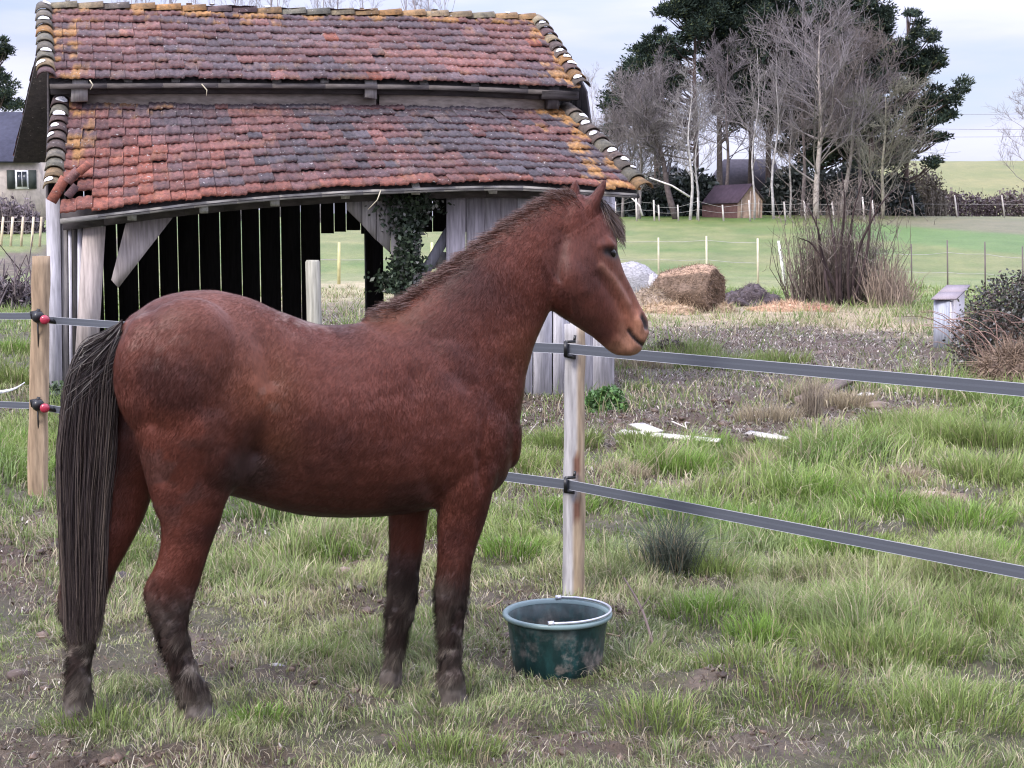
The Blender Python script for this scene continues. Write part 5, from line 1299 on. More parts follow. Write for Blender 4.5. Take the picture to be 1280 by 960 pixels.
clump_mass('hedge', 740, 790, 119, 238, 268, 2500, (.040, .048, .050), 21, .22, 3, 'low dark hedge end beside the barn eave corner')
clump_mass('thicket', 1125, 1420, 132, 234, 263, 12000, (.13, .095, .095), 3, .13, 4, 'purple brown bramble thicket under the bare hill', 'thicket', twigs=300, tc=(.24, .18, .2), rag=.35)
clump_mass('thicket', 1095, 1175, 128, 200, 258, 6000, (.16, .13, .10), 4, .12, 4, 'brown twiggy thicket where the pine grove meets the hill', 'thicket', twigs=400, tc=(.30, .26, .22))
clump_mass('hedge', -80, 52, 78, 243, 282, 5000, (.15, .12, .13), 5, .12, 2.5, 'grey brown winter hedge below the stone house', twigs=350, tc=(.26, .21, .22))
clump_mass('bramble_heap', -60, 48, 36, 342, 366, 2500, (.10, .08, .085), 6, .07, 2, 'low dark heap of cut brush beyond the left post', 'brush heap', twigs=120)
# --- small shed at the foot of the grove
m_plain = vcol_mat('painted_surface', .8, 3, .25, .2, .01)
shed = empty('small_shed', tuple(gz(920, 112)), label='small wooden shed with dark purple tiled roof below the pines', cat='shed')
YS = 112.0; zb_ = gz(920, YS)[2] - .1
A = atY(922, 252, YS); B = atY(953, 251, YS + .4); Ct = atY(938, 231, YS + .2); dpt = np.array([-2.2, 4.0, 0])
mb = MB(); W_ = np.array([.36, .25, .19])
P = [np.array([A[0], A[1], zb_]), np.array([B[0], B[1], zb_]), B, Ct, A]; mb.addm(P, [[[0, 1, 2, 4]], [[4, 2, 3]]], W_)
P2 = [P[0] + dpt, P[0], A, A + dpt]; mb.addm(P2, [[[0, 1, 2, 3]]], np.array([.17, .09, .085])); P3 = [P[1], P[1] + dpt, B + dpt, B]; mb.addm(P3, [[[0, 1, 2, 3]]], W_)
P4 = [p + dpt for p in P]; mb.addm(P4, [[[1, 0, 4, 2]], [[2, 4, 3]]], W_); mb.build('wall', m_plain, shed)
mb = MB(); e = np.array([0, 0, .06]); ov = unit(dpt) * -.25; lo_ = (A - Ct) * .12; ro_ = (B - Ct) * .12
for (E_, cc) in ((A + lo_, (.085, .055, .075)), (B + ro_, (.10, .07, .08))):
    Q = [E_ + ov, E_ + dpt, Ct + dpt, Ct + ov]; mb.hexa([p + e * .2 for p in Q] + [p + e * 1.6 for p in Q], np.array(cc))
mb.build('roof', m_plain, shed)
for i, t in enumerate((.15, .5, .85)):
    mb = MB(); Q = P[0] * (1 - t) + P[1] * t + [0, -.06, 0]; mb.box(Q, Q + [0, 0, (2.2 if i == 1 else 1.6)], .10, .06, (0, 1, 0), (.45, .36, .30)); mb.build('door_post', m_plain, shed)
# dark roofed house half hidden behind the shed
hh = empty('far_house', tuple(gz(930, 140)), label='low house with a broad dark roof hidden behind the small shed', cat='house')
mb = MB(); Z0 = gz(930, 140)[2]; X0, X1 = -0.0, 0
a_ = atY(893, 238, 138); b_ = atY(978, 238, 138); c_ = atY(968, 199, 142); d_ = atY(905, 199, 142)
mb.hexa([np.array([a_[0], 138.4, Z0 - .5]), np.array([b_[0], 138.4, Z0 - .5]), np.array([b_[0], 146, Z0 - .5]), np.array([a_[0], 146, Z0 - .5]), a_ + [.0, .4, 0], b_ + [0, .4, 0], np.array([b_[0], 146, a_[2]]), np.array([a_[0], 146, a_[2]])], (.33, .30, .27)); mb.build('wall', m_plain, hh)
mb = MB(); e_ = [np.array([a_[0], 146.4, a_[2]]), np.array([b_[0], 146.4, b_[2]])]; ee = a_ + [-.3, -.2, .05]; ff = b_ + [.3, -.2, .05]
mb.hexa([ee, ff, e_[1] + [.3, 0, .05], e_[0] + [-.3, 0, .05], d_, c_, c_ + [0, .1, 0], d_ + [0, .1, 0]], (.070, .062, .080)); mb.build('roof', m_plain, hh)
# pale car parked on the lane behind the hedge
car = empty('parked_car', tuple(gz(835, 134)), label='silver car half hidden above the hedge under the pines', cat='car')
prof = [(-2.1, .35), (-2.15, .75), (-1.9, .95), (-1.2, 1.0), (-.6, 1.42), (.7, 1.46), (1.45, 1.05), (2.0, .98), (2.15, .7), (2.1, .35)]
cb_ = atY(835, 218, 134); z0 = cb_[2] - .75
def carloft(prof, w0, w1, c, name, mat, dz=0):
    mb = MB(); n_ = len(prof)
    for s in (-1, 1): pass
    V = []; 
    for s in (-1, 1):
        for (x, z) in prof: V.append([cb_[0] + x, 134 + s * (w0 if z < 1.02 else w1), z0 + z + dz])
    Fq = [[j, (j + 1) % n_, n_ + (j + 1) % n_, n_ + j] for j in range(n_)]
    mb.add(V, Fq, c)
    for s in (0, 1):
        k_ = len(mb.V); cc_ = np.mean(V[s * n_:(s + 1) * n_], 0); mb.addm(np.array(V[s * n_:(s + 1) * n_] + [list(cc_)]), [[[j, (j + 1) % n_, n_] for j in range(n_)]], c)
    return mb.build(name, mat, car)
carloft(prof, .85, .68, (.42, .43, .46), 'body', m_metal)
m_glass = newmat('dark_glass')[0]; b2 = m_glass.node_tree.nodes['Principled BSDF']; b2.inputs['Base Color'].default_value = (.03, .035, .045, 1); b2.inputs['Roughness'].default_value = .08
for (x0, x1) in ((-.95, -.15), (-.05, .75)):
    mb = MB(); Yc = 134 - .84; mb.hexa([[cb_[0] + x0, Yc, z0 + 1.0], [cb_[0] + x1, Yc, z0 + 1.0], [cb_[0] + x1, Yc + .03, z0 + 1.0], [cb_[0] + x0, Yc + .03, z0 + 1.0], [cb_[0] + x0 + (.35 if x0 < -.5 else 0), Yc + .12, z0 + 1.36], [cb_[0] + x1, Yc + .12, z0 + 1.36], [cb_[0] + x1, Yc + .15, z0 + 1.36], [cb_[0] + x0, Yc + .15, z0 + 1.36]]); mb.build('window', m_glass, car)
m_tyre = m_black
for x in (-1.35, 1.35):
    for s in (-.78, .78):
        mb = MB(); mb.tube([[cb_[0] + x, 134 + s - .1, z0 + .33], [cb_[0] + x, 134 + s + .1, z0 + .33]], .33, 16); mb.build('wheel', m_tyre, car)
# stone house on the left
YH = 94.0; hs = empty('stone_house', tuple(gz(15, YH)), label='stone house with dark slate roof and shuttered window at the left edge', cat='house')
def HBX(px, y, dy=0): return atY(px, y, YH + dy)
zb_ = gz(15, YH)[2] - .5
a_ = HBX(-160, 200); b_ = HBX(48, 200)
m_stone = vcol_mat('stone_wall', .9, 2.5, .25, .4, .02)
mb = MB(); mb.hexa([[a_[0], YH, zb_], [b_[0], YH, zb_], [b_[0], YH + 8, zb_], [a_[0], YH + 8, zb_], [a_[0], YH, a_[2]], [b_[0], YH, b_[2]], [b_[0], YH + 8, b_[2]], [a_[0], YH + 8, a_[2]]], (.50, .43, .38)); wall = mb.build('wall', m_stone, hs)
r0_ = HBX(-160, 140, 4); r1_ = HBX(48, 140, 4)
mb = MB(); o3 = np.array([0, 0, -.12])
f0 = HBX(-166, 201, -.4); f1 = HBX(50, 201, -.4); k0 = f0 + [0, 8.8, 0]; k1 = f1 + [0, 8.8, 0]
mb.hexa([f0 + o3, f1 + o3, r1_ + o3, r0_ + o3, f0, f1, r1_, r0_], (.060, .060, .090)); mb.hexa([r0_ + o3, r1_ + o3, k1 + o3, k0 + o3, r0_, r1_, k1, k0], (.060, .060, .090)); mb.build('roof', m_plain, hs)
def rect(px0, px1, y0, y1, dy, th, c, name, mat, parent):
    A = HBX(px0, y1, dy); B = HBX(px1, y0, dy); mb = MB(); mb.hexa([[A[0], YH + dy, A[2]], [B[0], YH + dy, A[2]], [B[0], YH + dy + th, A[2]], [A[0], YH + dy + th, A[2]], [A[0], YH + dy, B[2]], [B[0], YH + dy, B[2]], [B[0], YH + dy + th, B[2]], [A[0], YH + dy + th, B[2]]], c); return mb.build(name, mat, parent)
wn = rect(18, 36, 212.5, 236.5, -.06, .05, (.72, .72, .75), 'window', m_plain, hs); rect(21.5, 26.5, 214.5, 233.5, -.075, .012, (1, 1, 1), 'pane', m_glass, wn); rect(28, 33, 214.5, 233.5, -.075, .012, (1, 1, 1), 'pane', m_glass, wn)
rect(9, 18, 212.5, 236, -.09, .04, (.035, .042, .040), 'shutter', m_plain, hs); rect(36, 45, 212.5, 236, -.09, .04, (.035, .042, .040), 'shutter', m_plain, hs)
for px in (-60, -110):
    w2 = rect(px, px + 18, 212.5, 236.5, -.06, .05, (.72, .72, .75), 'window', m_plain, hs); rect(px + 3, px + 15, 214.5, 233.5, -.075, .012, (1, 1, 1), 'pane', m_glass, w2)
# --- field fences
def field_fence(name, posts, label, c, wires, r=.035, cat='fence', wr=.006):
    """posts: (px top, y top, px bottom, y bottom, Y)"""
    P0 = gz(posts[0][2], posts[0][4]); f = empty(name, tuple(P0), label=label, cat=cat); tops = []
    for (x0, y0, x1, y1, Y_) in posts:
        B = gz(x1, Y_); T = atY(x0, y0, Y_); T = np.array([T[0], Y_, B[2] + max(T[2] - B[2], .8)]) if y1 else T
        mb = MB(); mb.tube([B - [0, 0, .1], (B + T) / 2, T], [r, r, r * .85], 6, np.array(c) * RNG.uniform(.8, 1.15)); mb.build('post', m_plain, f); tops.append((B, T))
    if wires:
        for q in wires:
            mb = MB()
            for (a, b) in zip(tops[:-1], tops[1:]):
                A = a[0] + (a[1] - a[0]) * q; B = b[0] + (b[1] - b[0]) * q; mb.tube([A, (A + B) / 2 - [0, 0, .03], B], wr, 3, (.42, .40, .38), cap=False)
            mb.build('wire', m_plain, f)
    return f
field_fence('field_fence', [(620, 296, 620, 1, 54), (690, 296, 690, 1, 54), (756, 296, 756, 1, 53.5), (823, 297, 823, 1, 53), (883, 295, 883, 1, 52), (947, 298, 947, 1, 50)], 'pale post and wire fence crossing the field behind the hay bale', (.62, .55, .42), (.45, .9), .04, wr=.008)
wp = field_fence('leaning_post', [(973, 301, 981, 1, 49)], 'white post leaning to the left beside the leafless bush', (.80, .79, .76), None, .055, cat='post')
field_fence('field_fence', [(1060, 300, 1060, 1, 50), (1139, 305, 1139, 1, 48), (1184, 300, 1184, 1, 46.5), (1231, 302, 1231, 1, 45.5), (1278, 308, 1278, 1, 44.5), (1350, 308, 1350, 1, 43)], 'thin dark metal post and wire fence in front of the green strip', (.16, .13, .13), (.35, .75), .025, wr=.008)
field_fence('field_fence', [(x, y, x, 1, 106) for x, y in ((769, 252), (795, 247), (817, 250), (823, 256), (847, 256), (872, 247), (903, 256), (936, 250), (980, 252), (1005, 250), (1040, 252), (1078, 246), (1090, 250))], 'pale stakes and wire along the foot of the pine grove', (.55, .50, .47), (.5, .85), .07, wr=.012)
field_fence('field_fence', [(x, 244, x, 1, 118) for x in (1140, 1193, 1252, 1310)], 'pale stake fence in front of the purple thicket', (.50, .46, .43), (.6,), .07, wr=.012)
field_fence('field_fence', [(x, 271, x, 1, 68) for x in (-30, -14, 4, 16, 29, 42, 52)], 'row of pale stakes in the field below the stone house', (.62, .52, .38), (.5, .85), .06, wr=.01)
field_fence('field_fence', [(424, 303, 424, 1, 50), (330, 303, 330, 1, 50), (540, 303, 540, 1, 50)], 'yellowish field posts seen through the barn opening', (.62, .58, .30), (.6,), .06, wr=.008)
# fallen pale limbs by the fence
for (x0, y0, x1, y1, lb) in ((789, 247, 803, 270, 'bleached dead branch leaning on the stakes beside the barn corner'), (812, 222, 862, 246, 'long pale dead branch slanting under the pines')):
    mb = MB(); A = atY(x0, y0, 107); B = atY(x1, y1, 107); 
    if B[2] < 3.4: B[2] = float(H(B[0], B[1], False))
    mb.tube([A, (A + B) / 2 + [.2, 0, .1], B], [.05, .07, .09], 6, (.62, .58, .55)); o = mb.build('dead_branch', m_bark2); tag(o, lb, 'branch')
# power lines
pw = empty('power_line', tuple(atY(1150, 134, 160)), label='three thin power lines crossing the sky right of the pines', cat='power line')
for (y0, y1) in ((134, 125), (151, 148), (163, 152)):
    mb = MB(); A = atY(1000, y0 + 2, 175); B = atY(1700, y1 - 12, 150); mb.tube([A + (B - A) * q - [0, 0, 1.4 * 4 * q * (1 - q)] for q in np.linspace(0, 1, 14)], .022, 4, (.22, .20, .24)); mb.build('cable', m_plain, pw)
for (X_, Y_, zt_) in ((1000, 175, 0), (1700, 150, 0)):
    T = atY(X_, 110, Y_); B = T.copy(); B[2] = float(H(B[0], B[1], False)); mb = MB(); mb.tube([B, T + [0, 0, .6]], [.16, .11], 8, (.25, .20, .16)); mb.build('pole', m_plain, pw)
# --- leafless bush in the yard
YB = 37.5; bb = gz(1052, YB); bush = empty('leafless_bush', tuple(bb), label='tall leafless bush with many stems rising from one stool', cat='bush')
rg = np.random.default_rng(5)
for i, pts in enumerate([[(1066, 392), (1066, 350), (1074, 310), (1090, 275), (1105, 250), (1120, 235)], [(1062, 392), (1060, 350), (1062, 300), (1067, 265), (1078, 225)], [(1056, 388), (1040, 350), (1028, 320), (1022, 285), (1005, 250)],
                         [(1047, 385), (1046, 340), (1042, 300), (1038, 272), (1030, 235)], [(1040, 385), (1032, 350), (1030, 330), (1015, 305), (1000, 298)], [(1064, 390), (1078, 340), (1086, 300), (1088, 260), (1092, 232)], [(1052, 388), (1050, 350), (1052, 300), (1056, 255), (1052, 215)], [(1058, 392), (1048, 365), (1036, 345), (1026, 315), (1020, 270)]]):
    P = [atY(x, y, YB - .7 + rg.uniform(-.3, .3) * k / 5) for k, (x, y) in enumerate(pts)]; P[0][2] = float(H(P[0][0], P[0][1])) - .05; mb = MB(); mb.tube(smooth_rows(P, 12), np.linspace(.052, .013, 12), 6, np.array([.042, .030, .030]) * rg.uniform(.8, 1.6)); mb.build('stem', m_bark2, bush, True)
mb = MB()
for i in range(720):
    s = rg.random(); x0 = rg.normal(1042, 26); x0 = min(max(x0, 985), 1112); lowr = rg.random() < .80
    Yj = YB + rg.uniform(-.4, 1.5); A = gz(x0, Yj); hgt = rg.uniform(.4, 1.9) if lowr else rg.uniform(1.4, 2.9)
    dx = (x0 - 1045) / 60 * .16 + rg.normal(0, .13); B = A + np.array([dx * hgt, rg.normal(0, .2), hgt]); M_ = (A + B) / 2 + rg.normal(0, .08, 3)
    cc = np.array([.17, .135, .115]) * rg.uniform(.35, 1.5); M_ = M_ + rg.normal(0, .10, 3); mb.tube([A, M_, B], [.013, .010, .004], 3, cc, cap=False)
    for _ in range(2):
        q = rg.uniform(.4, .95); S = A + (B - A) * q; mb.tube([S, S + np.array([rg.normal(0, .16), rg.normal(0, .16), rg.uniform(.1, .45)])], [.006, .003], 3, cc * 1.15, cap=False)
for i in range(900):       # fine side twigs high in the bush
    x0 = rg.normal(1055, 36); y0 = rg.uniform(225, 340); S = atY(x0, y0, YB + rg.uniform(-1, 1)); d = np.array([rg.normal(0, .22), rg.normal(0, .2), rg.uniform(.05, .45)]); mb.tube([S - d * .5, S + rg.normal(0, .03, 3), S + d * .5], [.007, .005, .003], 3, np.array([.20, .17, .15]) * rg.uniform(.5, 1.4), cap=False)
mb.build('twigs', m_bark2, bush)
# low brown scrub to its right
mb = MB()
for i in range(420):
    x0 = rg.uniform(1085, 1138); Yj = 37 + rg.uniform(-1, 1); A = gz(x0, Yj); hgt = rg.uniform(.4, 1.35) * (1 - .5 * max(0, (x0 - 1115) / 25)); B = A + np.array([rg.normal(0, .25), rg.normal(0, .2), hgt]); mb.tube([A, (A + B) / 2 + rg.normal(0, .07, 3), B], [.012, .009, .004], 3, np.array([.27, .21, .165]) * rg.uniform(.6, 1.5), cap=False)
o = mb.build('scrub', m_bark2); tag(o, 'low brown scrub at the foot of the leafless bush', 'shrub')
# --- hay bale: slumped cylinder with torn hay
m_hay = vcol_mat('hay', .9, 14, .45, .8, .03, stretch=(1, 1, 2.5), detail=8)
def lump(C, ax, ay, az, seed, amp=.18, n=40, flat=.0):
    V = []; 
    for i in range(n + 1):
        th = math.pi * i / n
        for j in range(n * 2):
            ph = math.pi * j / n; V.append([math.sin(th) * math.cos(ph), math.sin(th) * math.sin(ph), math.cos(th)])
    V = np.array(V); d = 1 + amp * (fbm(V[:, 0] * 2.2 + seed, V[:, 1] * 2.2, V[:, 2] * 2.2, seed=seed) - .5) * 2 + amp * .5 * (fbm(V[:, 0] * 8, V[:, 1] * 8 + seed, V[:, 2] * 8, seed=seed) - .5)
    P = V * d[:, None] * [ax, ay, az]; 
    m = 2 * n; F = [[i * m + j, i * m + (j + 1) % m, (i + 1) * m + (j + 1) % m, (i + 1) * m + j] for i in range(n) for j in range(m)]
    return P + C, F, d
def hair(mb, P, F, n, L, wd, c, rg, down=.6):
    P = np.asarray(P); F = np.asarray(F); f = F[rg.integers(0, len(F), n)]; A = P[f].mean(1); nn_ = unit(np.cross(P[f[:, 1]] - P[f[:, 0]], P[f[:, 3]] - P[f[:, 0]]) + 1e-9); cen = P.mean(0); nn_ = np.where(((A - cen) * nn_).sum(1)[:, None] < 0, -nn_, nn_)
    d = unit(nn_ * .5 + rg.normal(0, .6, (n, 3)) - [0, 0, down]); sd_ = unit(np.cross(d, rg.normal(0, 1, (n, 3)))) * wd; L_ = rg.uniform(.3, 1, n)[:, None] * L
    V = np.stack([A - sd_, A + sd_, A + d * L_], 1).reshape(-1, 3); cc = np.array(c) * (.4 + 1.1 * rg.random(n))[:, None]; mb.addm(V, [np.arange(n * 3).reshape(-1, 3)], np.repeat(cc, 3, 0))
YBL = 34.5; g0 = gz(860, YBL); bale = empty('hay_bale', tuple(g0), label='brown slumped round hay bale lying in the yard', cat='hay bale')
axd = unit(np.array([.86, -.5, 0])); ayd = np.array([-axd[1], axd[0], 0]) 
V = []; C = []; n1_, n2__ = 26, 48
for i in range(n1_):
    q = i / (n1_ - 1); s = (q - .5) * 1.05
    for j in range(n2__):
        an = 2 * math.pi * j / n2__; rr = .66 * (1 - .10 * (2 * abs(q - .5)) ** 6) * (1 + .30 * (vnoise([math.cos(an) * 2 + q * 3], [math.sin(an) * 2], seed=5)[0] - .5) + .06 * (vnoise([j * .7], [i * .5], seed=6)[0] - .5)); z = math.sin(an) * rr * .90
        z = z - .10 * (1 - q) * (z > 0); V.append(g0 + [.02, 0, .50] + axd * s * 1.25 + ayd * math.cos(an) * rr * 1.08 + np.array([0, 0, max(z, -.52)]))
        C.append(np.array([.145, .10, .072]) * (.8 + .5 * vnoise([j * .4], [i * 1.2], seed=9)[0]) + (np.array([.20, .13, .09]) if (math.sin(an) > .72 and vnoise([j * .6], [i * .3], seed=4)[0] > .3) else 0))
F = [[i * n2__ + j, i * n2__ + (j + 1) % n2__, (i + 1) * n2__ + (j + 1) % n2__, (i + 1) * n2__ + j] for i in range(n1_ - 1) for j in range(n2__)]
V = np.array(V); 
for e_, s in ((0, -1), (n1_ - 1, 1)):      # rolled end: a few dished rings
    ring = V[e_ * n2__:(e_ + 1) * n2__]; cen = ring.mean(0); prev = e_ * n2__
    for r_ in range(1, 8):
        k_ = 1 - r_ / 8; rv = cen + (ring - cen) * k_ + axd * s * (.02 + .03 * math.sin(r_ * 2.1)); b0 = len(V); V = np.vstack([V, rv]); C += [np.array([.17, .115, .08]) * (.5 + .9 * vnoise([r_ * 3.1], [j * .25], seed=12)[0]) for j in range(n2__)]
        F += [[prev + j, prev + (j + 1) % n2__, b0 + (j + 1) % n2__, b0 + j] for j in range(n2__)]; prev = b0
mb = MB(); mb.addm(V, [F], np.array(C)); hair(mb, V, F, 9000, .16, .006, (.25, .175, .12), np.random.default_rng(3)); mb.build('bale', m_hay, bale)
def heap(name, px, Y_, ax, ay, az, c, label, cat, seed, nh=2500, L=.2, hc=None, parent=None, zoff=-.15, amp=.25):
    g_ = gz(px, Y_); P, F, d = lump(g_ + [0, 0, zoff * az], ax, ay, az, seed, amp, 30); mb = MB(); mb.addm(P, [F], np.array(c) * (.6 + .8 * fbm(P[:, 0] * 3, P[:, 1] * 3, P[:, 2] * 3, seed=seed))[:, None]); hair(mb, P, F, nh, L, .007, hc or c, np.random.default_rng(seed), .3)
    o = mb.build(name, m_hay, parent); 
    if not parent: tag(o, label, cat)
    return o
heap('loose_hay', 818, 34.2, .60, .5, .60, (.27, .21, .16), '', '', 7, 3500, .25, (.36, .28, .20), bale)
heap('loose_hay', 835, 33.6, .75, .4, .26, (.38, .27, .18), '', '', 8, 2500, .25, (.48, .36, .24), bale)
heap('loose_hay', 905, 34.0, .28, .3, .22, (.26, .19, .13), '', '', 9, 1200, .2, (.40, .30, .2), bale)
heap('manure_heap', 937, 37, .75, .6, .52, (.085, .068, .075), 'dark muck heap between the hay bale and the leafless bush', 'muck heap', 10, 3000, .18, (.17, .14, .135), None, -.15, .6)
heap('straw_heap', 985, 34.5, .95, .6, .20, (.42, .26, .17), 'low heap of orange straw in front of the leafless bush', 'straw heap', 11, 3000, .22, (.52, .36, .25))
heap('straw_heap', 1022, 34.2, .42, .4, .17, (.33, .17, .11), 'small rust brown straw heap at the foot of the leafless bush', 'straw heap', 12, 1500, .2, (.42, .27, .2))
# pale weathered bale behind
wb = heap('weathered_bale', 790, 39.5, .78, .6, .86, (.31, .30, .315), 'pale grey weathered bale behind the brown hay bale', 'hay bale', 15, 500, .10, (.40, .38, .40), None, .30, .12)
heap('bale_lump', 815, 39.2, .26, .3, .62, (.44, .42, .44), '', '', 16, 700, .10, (.40, .38, .40), wb, .30, .15)
# white stone-like bundle seen by the ivy post
g_ = BP(552, 327, -1.2); P, F, d = lump(g_, .10, .08, .11, 17, .3, 14); mb = MB(); mb.addm(P, [F], (.66, .64, .66)); B_ = g_ + BR * -.10 + BN * .03
P, F, d = lump(B_ + [0, 0, -.03], .045, .04, .055, 18, .3, 10); mb.addm(P, [F], (.60, .55, .55)); mb.tube([g_, [g_[0], g_[1], 0]], [.05, .06], 8, (.35, .33, .33)); o = mb.build('bundle_on_stake', m_plain); tag(o, 'whitish rag bundle on a stake behind the mane', 'rag bundle')
# --- box with slanting lid on the right
YX = 22.6; g_ = gz(1187, YX); bx = empty('wooden_hutch', tuple(g_), label='weathered white hutch with a slanting board roof beside the bramble', cat='hutch')
A = atY(1167, 432, YX + .1); B = atY(1187, 432, YX - .1); Cc_ = atY(1187, 376, YX - .1); Dd = atY(1167, 376, YX + .1); dr = np.array([1.05, 2.3, 0]) * .62
zb_ = g_[2] - .03; A[2] = B[2] = zb_
mb = MB(); hi = np.array([0, 0, .12]); mb.hexa([A, B, B + dr, A + dr, Dd, Cc_, Cc_ + dr + hi, Dd + dr + hi], (.40, .42, .50)); mb.build('body', m_wood, bx)
mb = MB(); n_ = unit(np.cross(B - A, [0, 0, 1])); 
S0 = B + np.array([.006, -.003, .02]); mb.hexa([S0, S0 + dr, S0 + dr + [.02, 0, 0], S0 + [.02, 0, 0], Cc_ + [.006, -.003, -.02], Cc_ + dr + hi + [.006, -.003, -.03], Cc_ + dr + hi + [.026, -.003, -.03], Cc_ + [.026, -.003, -.02]], (.62, .58, .60)); mb.build('side_panel', m_wood, bx)
for k in range(2):
    mb = MB(); f0 = k * .5; st = dr * f0 + hi * f0; en = dr * (f0 + .56) + hi * (f0 + .56) + [0, 0, .02]; o_ = np.array([-.06, -.08, .015 + .02 * k]); o2 = np.array([.08, -.08, .015 + .02 * k])
    mb.hexa([Dd + st + o_, Cc_ + st + o2, Cc_ + en + o2, Dd + en + o_, Dd + st + o_ + [0, 0, .025], Cc_ + st + o2 + [0, 0, .025], Cc_ + en + o2 + [0, 0, .025], Dd + en + o_ + [0, 0, .025]], (.27, .23, .25)); mb.build('roof_board', m_wood, bx)
# --- bramble bush on the right
YR = 18.5; rg = np.random.default_rng(77); br = empty('bramble_bush', tuple(gz(1260, YR)), label='dense dark bramble bush with arching canes at the right edge', cat='bush')
n = 24000; u = rg.normal(0, 1, (n, 3)); u = u / np.linalg.norm(u, axis=1)[:, None] * (rg.random(n) ** .35)[:, None]; c0 = gz(1288, YR)
P = c0 + [0, 0, .35] + u * [.92, .8, .95]; P[:, 2] += (fbm(P[:, 0] * 2.4, P[:, 1] * 2.4, seed=8) - .5) * .5
keep = (P[:, 2] > H(P[:, 0], P[:, 1], False)) & (P[:, 0] < c0[0] + .8); P = P[keep]; n = len(P)
P[:, 0] += .1 * rg.normal(0, 1, n)
cc = np.array([.050, .055, .042]) * (.35 + 1.4 * rg.random(n))[:, None]; rd = rg.random(n) < .42; cc[rd] = np.array([.10, .075, .065]) * (.6 + .6 * rg.random(rd.sum()))[:, None]; pl_ = rg.random(n) < .10; cc[pl_] = np.array([.24, .24, .24])
mb = MB(); mb.addm(*leaves(P, .013 + .020 * rg.random(n), cc, rg)); mb.build('foliage', m_leaf, br)
mb = MB()
for i in range(260):
    A = c0 + [rg.uniform(-.65, .7), rg.uniform(-.8, .5), 0]; A[2] = float(H(A[0], A[1])); an = rg.normal(0, .8); Lc = rg.uniform(.6, 1.5)
    pts = [A + np.array([math.sin(an) * Lc * q * .8, rg.normal(0, .02), Lc * (1.25 * q - .7 * q * q)]) for q in np.linspace(0, 1, 7)]
    mb.tube(pts, np.linspace(.009, .003, 7), 4, np.array([.30, .20, .17]) * rg.uniform(.5, 1.5), cap=False)
mb.build('canes', m_bark2, br)
heap('dead_bracken', 1268, 16.6, .42, .4, .34, (.15, .105, .08), 'brown collapsed bracken at the foot of the bramble', 'dead bracken', 19, 5000, .34, (.24, .175, .13), None, .1, .3)
# --- nettles by the barn wall
def leafy(px, py, rx, rz, n, c, seed, name, label, cat, size=.025):
    rg = np.random.default_rng(seed); b = ong(px, py); u = rg.normal(0, 1, (n, 3)); u = u / np.linalg.norm(u, axis=1)[:, None] * (rg.random(n) ** .4)[:, None]; P = b + u * [rx, rx * .8, rz]; P[:, 2] = np.abs(P[:, 2]) + H(P[:, 0], P[:, 1])
    mb = MB(); mb.addm(*leaves(P, size * (.6 + .8 * rg.random(n)), np.array(c) * (.5 + 1.1 * rg.random(n))[:, None], rg)); o = mb.build(name, m_leaf); tag(o, label, cat)
leafy(757, 512, .24, .26, 1600, (.075, .15, .045), 3, 'nettle_clump', 'bright green nettle clump at the corner of the barn boards', 'nettles')
leafy(80, 520, .35, .35, 1600, (.06, .09, .045), 4, 'nettle_clump', 'dark weeds at the foot of the barn beside the left post', 'weeds')
leafy(835, 445, .35, .28, 1500, (.11, .085, .075), 5, 'dead_weeds', 'brown dead weeds below the muzzle of the horse', 'weeds', .02)
# --- rush tussock
def spiky(px, py, n, L, w_, c, seed, name, label, cat, spread=.75):
    rg = np.random.default_rng(seed); b = ong(px, py); r = rg.normal(0, .06, (n, 2)); x = b[0] + r[:, 0]; y = b[1] + r[:, 1]; P = np.stack([x, y, H(x, y) - .01], -1)
    an = rg.uniform(0, 6.28, n); D = np.stack([np.cos(an), np.sin(an), 0 * an], -1); cc = np.array(c) * (.5 + 1.0 * rg.random(n))[:, None]; pl_ = rg.random(n) < .15; cc[pl_] = np.array([.36, .30, .2])
    V, Fs, C = blades(P, L * (.55 + .5 * rg.random(n)), np.full(n, w_), D, np.abs(rg.normal(spread, .3, n)).clip(0, 1.0), cc * .7, cc * 1.2); mb = MB(); mb.addm(V, Fs, C); o = mb.build(name, m_grass); tag(o, label, cat)
spiky(840, 718, 520, .50, .0046, (.10, .12, .09), 5, 'rush_tussock', 'dark spiky rush tussock right of the middle fence post', 'rushes')
spiky(1015, 520, 260, .55, .006, (.30, .25, .19), 6, 'dead_grass_tuft', 'tall tuft of bleached dead grass beside the grey rubble', 'dead grass', .35)
# --- sticks, boards and rubble
def stick(p0, p1, h0, h1, r, c, name, label, cat, bend=.02):
    A = ong(*p0); A[2] = float(H(A[0], A[1])) + h0; B = ong(*p1); B[2] = float(H(B[0], B[1])) + h1
    mb = MB(); M_ = (A + B) / 2 + RNG.normal(0, bend, 3); mb.tube(smooth_rows([A, M_, B], 7), np.linspace(r, r * .5, 7), 6, np.array(c)); o = mb.build(name, m_bark2, None, True); tag(o, label, cat)
A = atY(780, 722, 6.2); B = ong(818, 812)
mb = MB(); mb.tube(smooth_rows([[*B[:2], .0], (A + B) / 2 + [.015, 0, .01], A + [0, 0, 0]], 9), np.linspace(.007, .004, 9), 6, (.20, .15, .13)); mb.tube([(A + B) / 2, (A + B) / 2 + [.05, .02, .07]], [.004, .002], 5, (.2, .15, .13)); o = mb.build('twig', m_bark2); tag(o, 'dark dead twig standing slanted right of the bucket', 'twig')
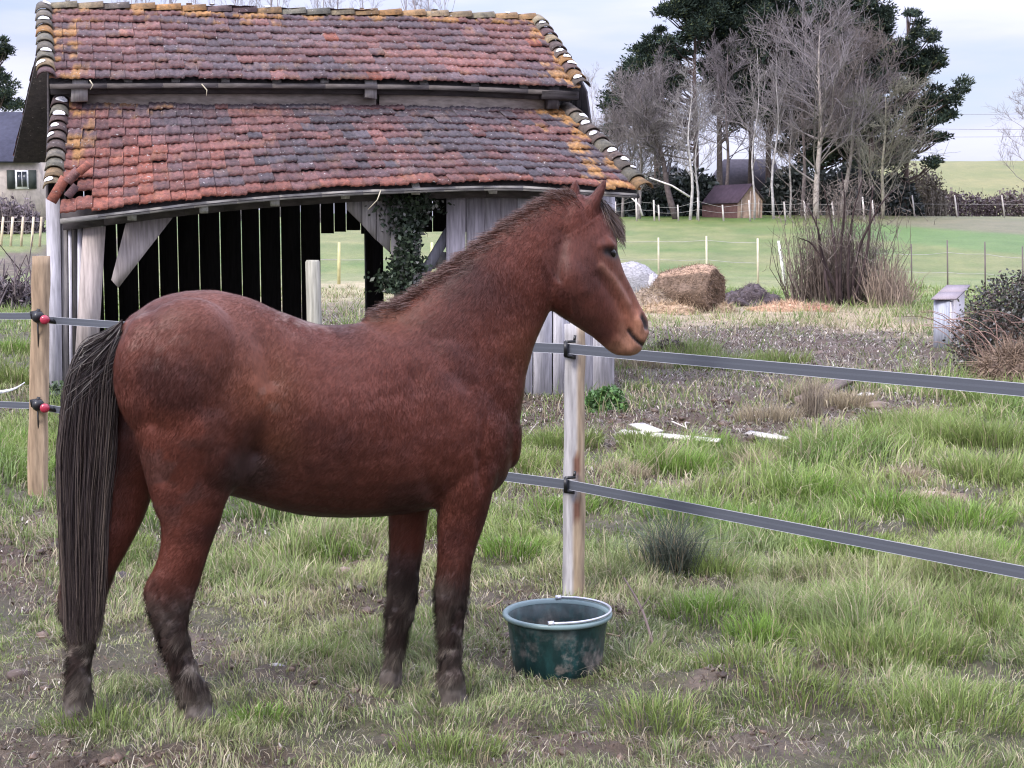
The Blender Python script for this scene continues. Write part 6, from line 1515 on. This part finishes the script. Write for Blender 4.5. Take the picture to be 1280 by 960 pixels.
def board(p0, p1, w_, th, c, label, name='board', tilt=0.03, cat='board'):
    A = ong(*p0); B = ong(*p1); A[2] = float(H(A[0], A[1])) + .05; B[2] = float(H(B[0], B[1])) + .05 + tilt; mb = MB(); mb.box(A, B, w_, th, (0, -.35, 1), c, jit=.006); o = mb.build(name, m_wood); tag(o, label, cat)
board((775, 549), (898, 561), .06, .02, (.60, .57, .52), 'long bleached board lying in the mud behind the tape')
board((795, 540), (818, 553), .14, .02, (.62, .58, .54), 'short broken pale board propped on the long bleached board', tilt=.04)
board((935, 552), (985, 562), .07, .02, (.58, .54, .50), 'small pale board at the right end of the mud band')
board((1000, 508), (1062, 492), .14, .05, (.17, .13, .11), 'dark rotten plank leaning on the grey stone', tilt=.12)
for i, (a, b, r, lb) in enumerate((((840, 530), (856, 555), .010, 'pale stick crossing the mud left of the thin forked stick'), ((862, 528), (858, 556), .009, 'thin forked stick upright in the mud band'), ((880, 545), (902, 560), .010, 'pale stick lying at the edge of the mud band'), ((1040, 455), (1052, 478), .010, 'light stick just above the upper tape'),
        ((920, 540), (945, 520), .009, 'thin stick in the mud near the small pale board'), ((968, 548), (978, 565), .010, 'short pale stick beside the small pale board'), ((655, 545), (672, 532), .010, 'pale stick by the chest of the horse'), ((740, 790), (775, 800), .006, 'brown straw stick beside the bucket'), ((610, 770), (632, 745), .005, 'thin straw left of the bucket'))):
    stick(a, b, .02, .10 if i in (0, 1, 5) else .03, r, (.60, .54, .48) if i < 7 else (.30, .22, .15), 'stick', lb, 'stick')
def stone(px, py, r, c, label, seed, sq=.6, name='stone'):
    b = ong(px, py); b[2] = float(H(b[0], b[1])) + r * .15; P, F, d = lump(b, r, r * .8, r * sq, seed, .35, 12); mb = MB(); mb.addm(P, [F], c); o = mb.build(name, m_plain); tag(o, label, 'stone')
stone(1058, 492, .13, (.42, .40, .40), 'grey broken stone under the upper tape', 1); stone(1083, 500, .10, (.50, .48, .46), 'flat pale stone right of the grey broken stone', 2, .25); stone(1098, 512, .14, (.20, .155, .12), 'brown earthy lump right of the flat pale stone', 3, .4)
stone(346, 842, .035, (.30, .29, .30), 'small grey stone in the grass between the legs of the horse', 4); stone(430, 718, .05, (.24, .17, .15), 'brown clod behind the belly of the horse', 5); stone(24, 846, .045, (.12, .09, .08), 'dark clod at the lower left edge', 6); stone(152, 728, .06, (.06, .05, .05), 'dark mud clod between the hind legs', 7); stone(1135, 603, .10, (.30, .24, .18), 'tan clod in the grass right of the rush tussock', 8, .5); stone(1168, 630, .11, (.34, .27, .22), 'second tan clod nearer the lower tape', 9, .45)
# white strip of old tape hooked up on the left
mb = MB(); A = atY(-20, 492, 11); pts = [atY(x, y, 11) for x, y in ((-30, 492), (0, 490), (18, 486), (31, 478))]; P = smooth_rows(pts, 9)
for i in range(8): mb.box(P[i], P[i + 1], .004, .035 * (1 - i / 9), (0, 0, 1), (.75, .75, .78))
o = mb.build('loose_strip', m_plain); tag(o, 'loose white plastic strip curling beside the left post', 'plastic strip')
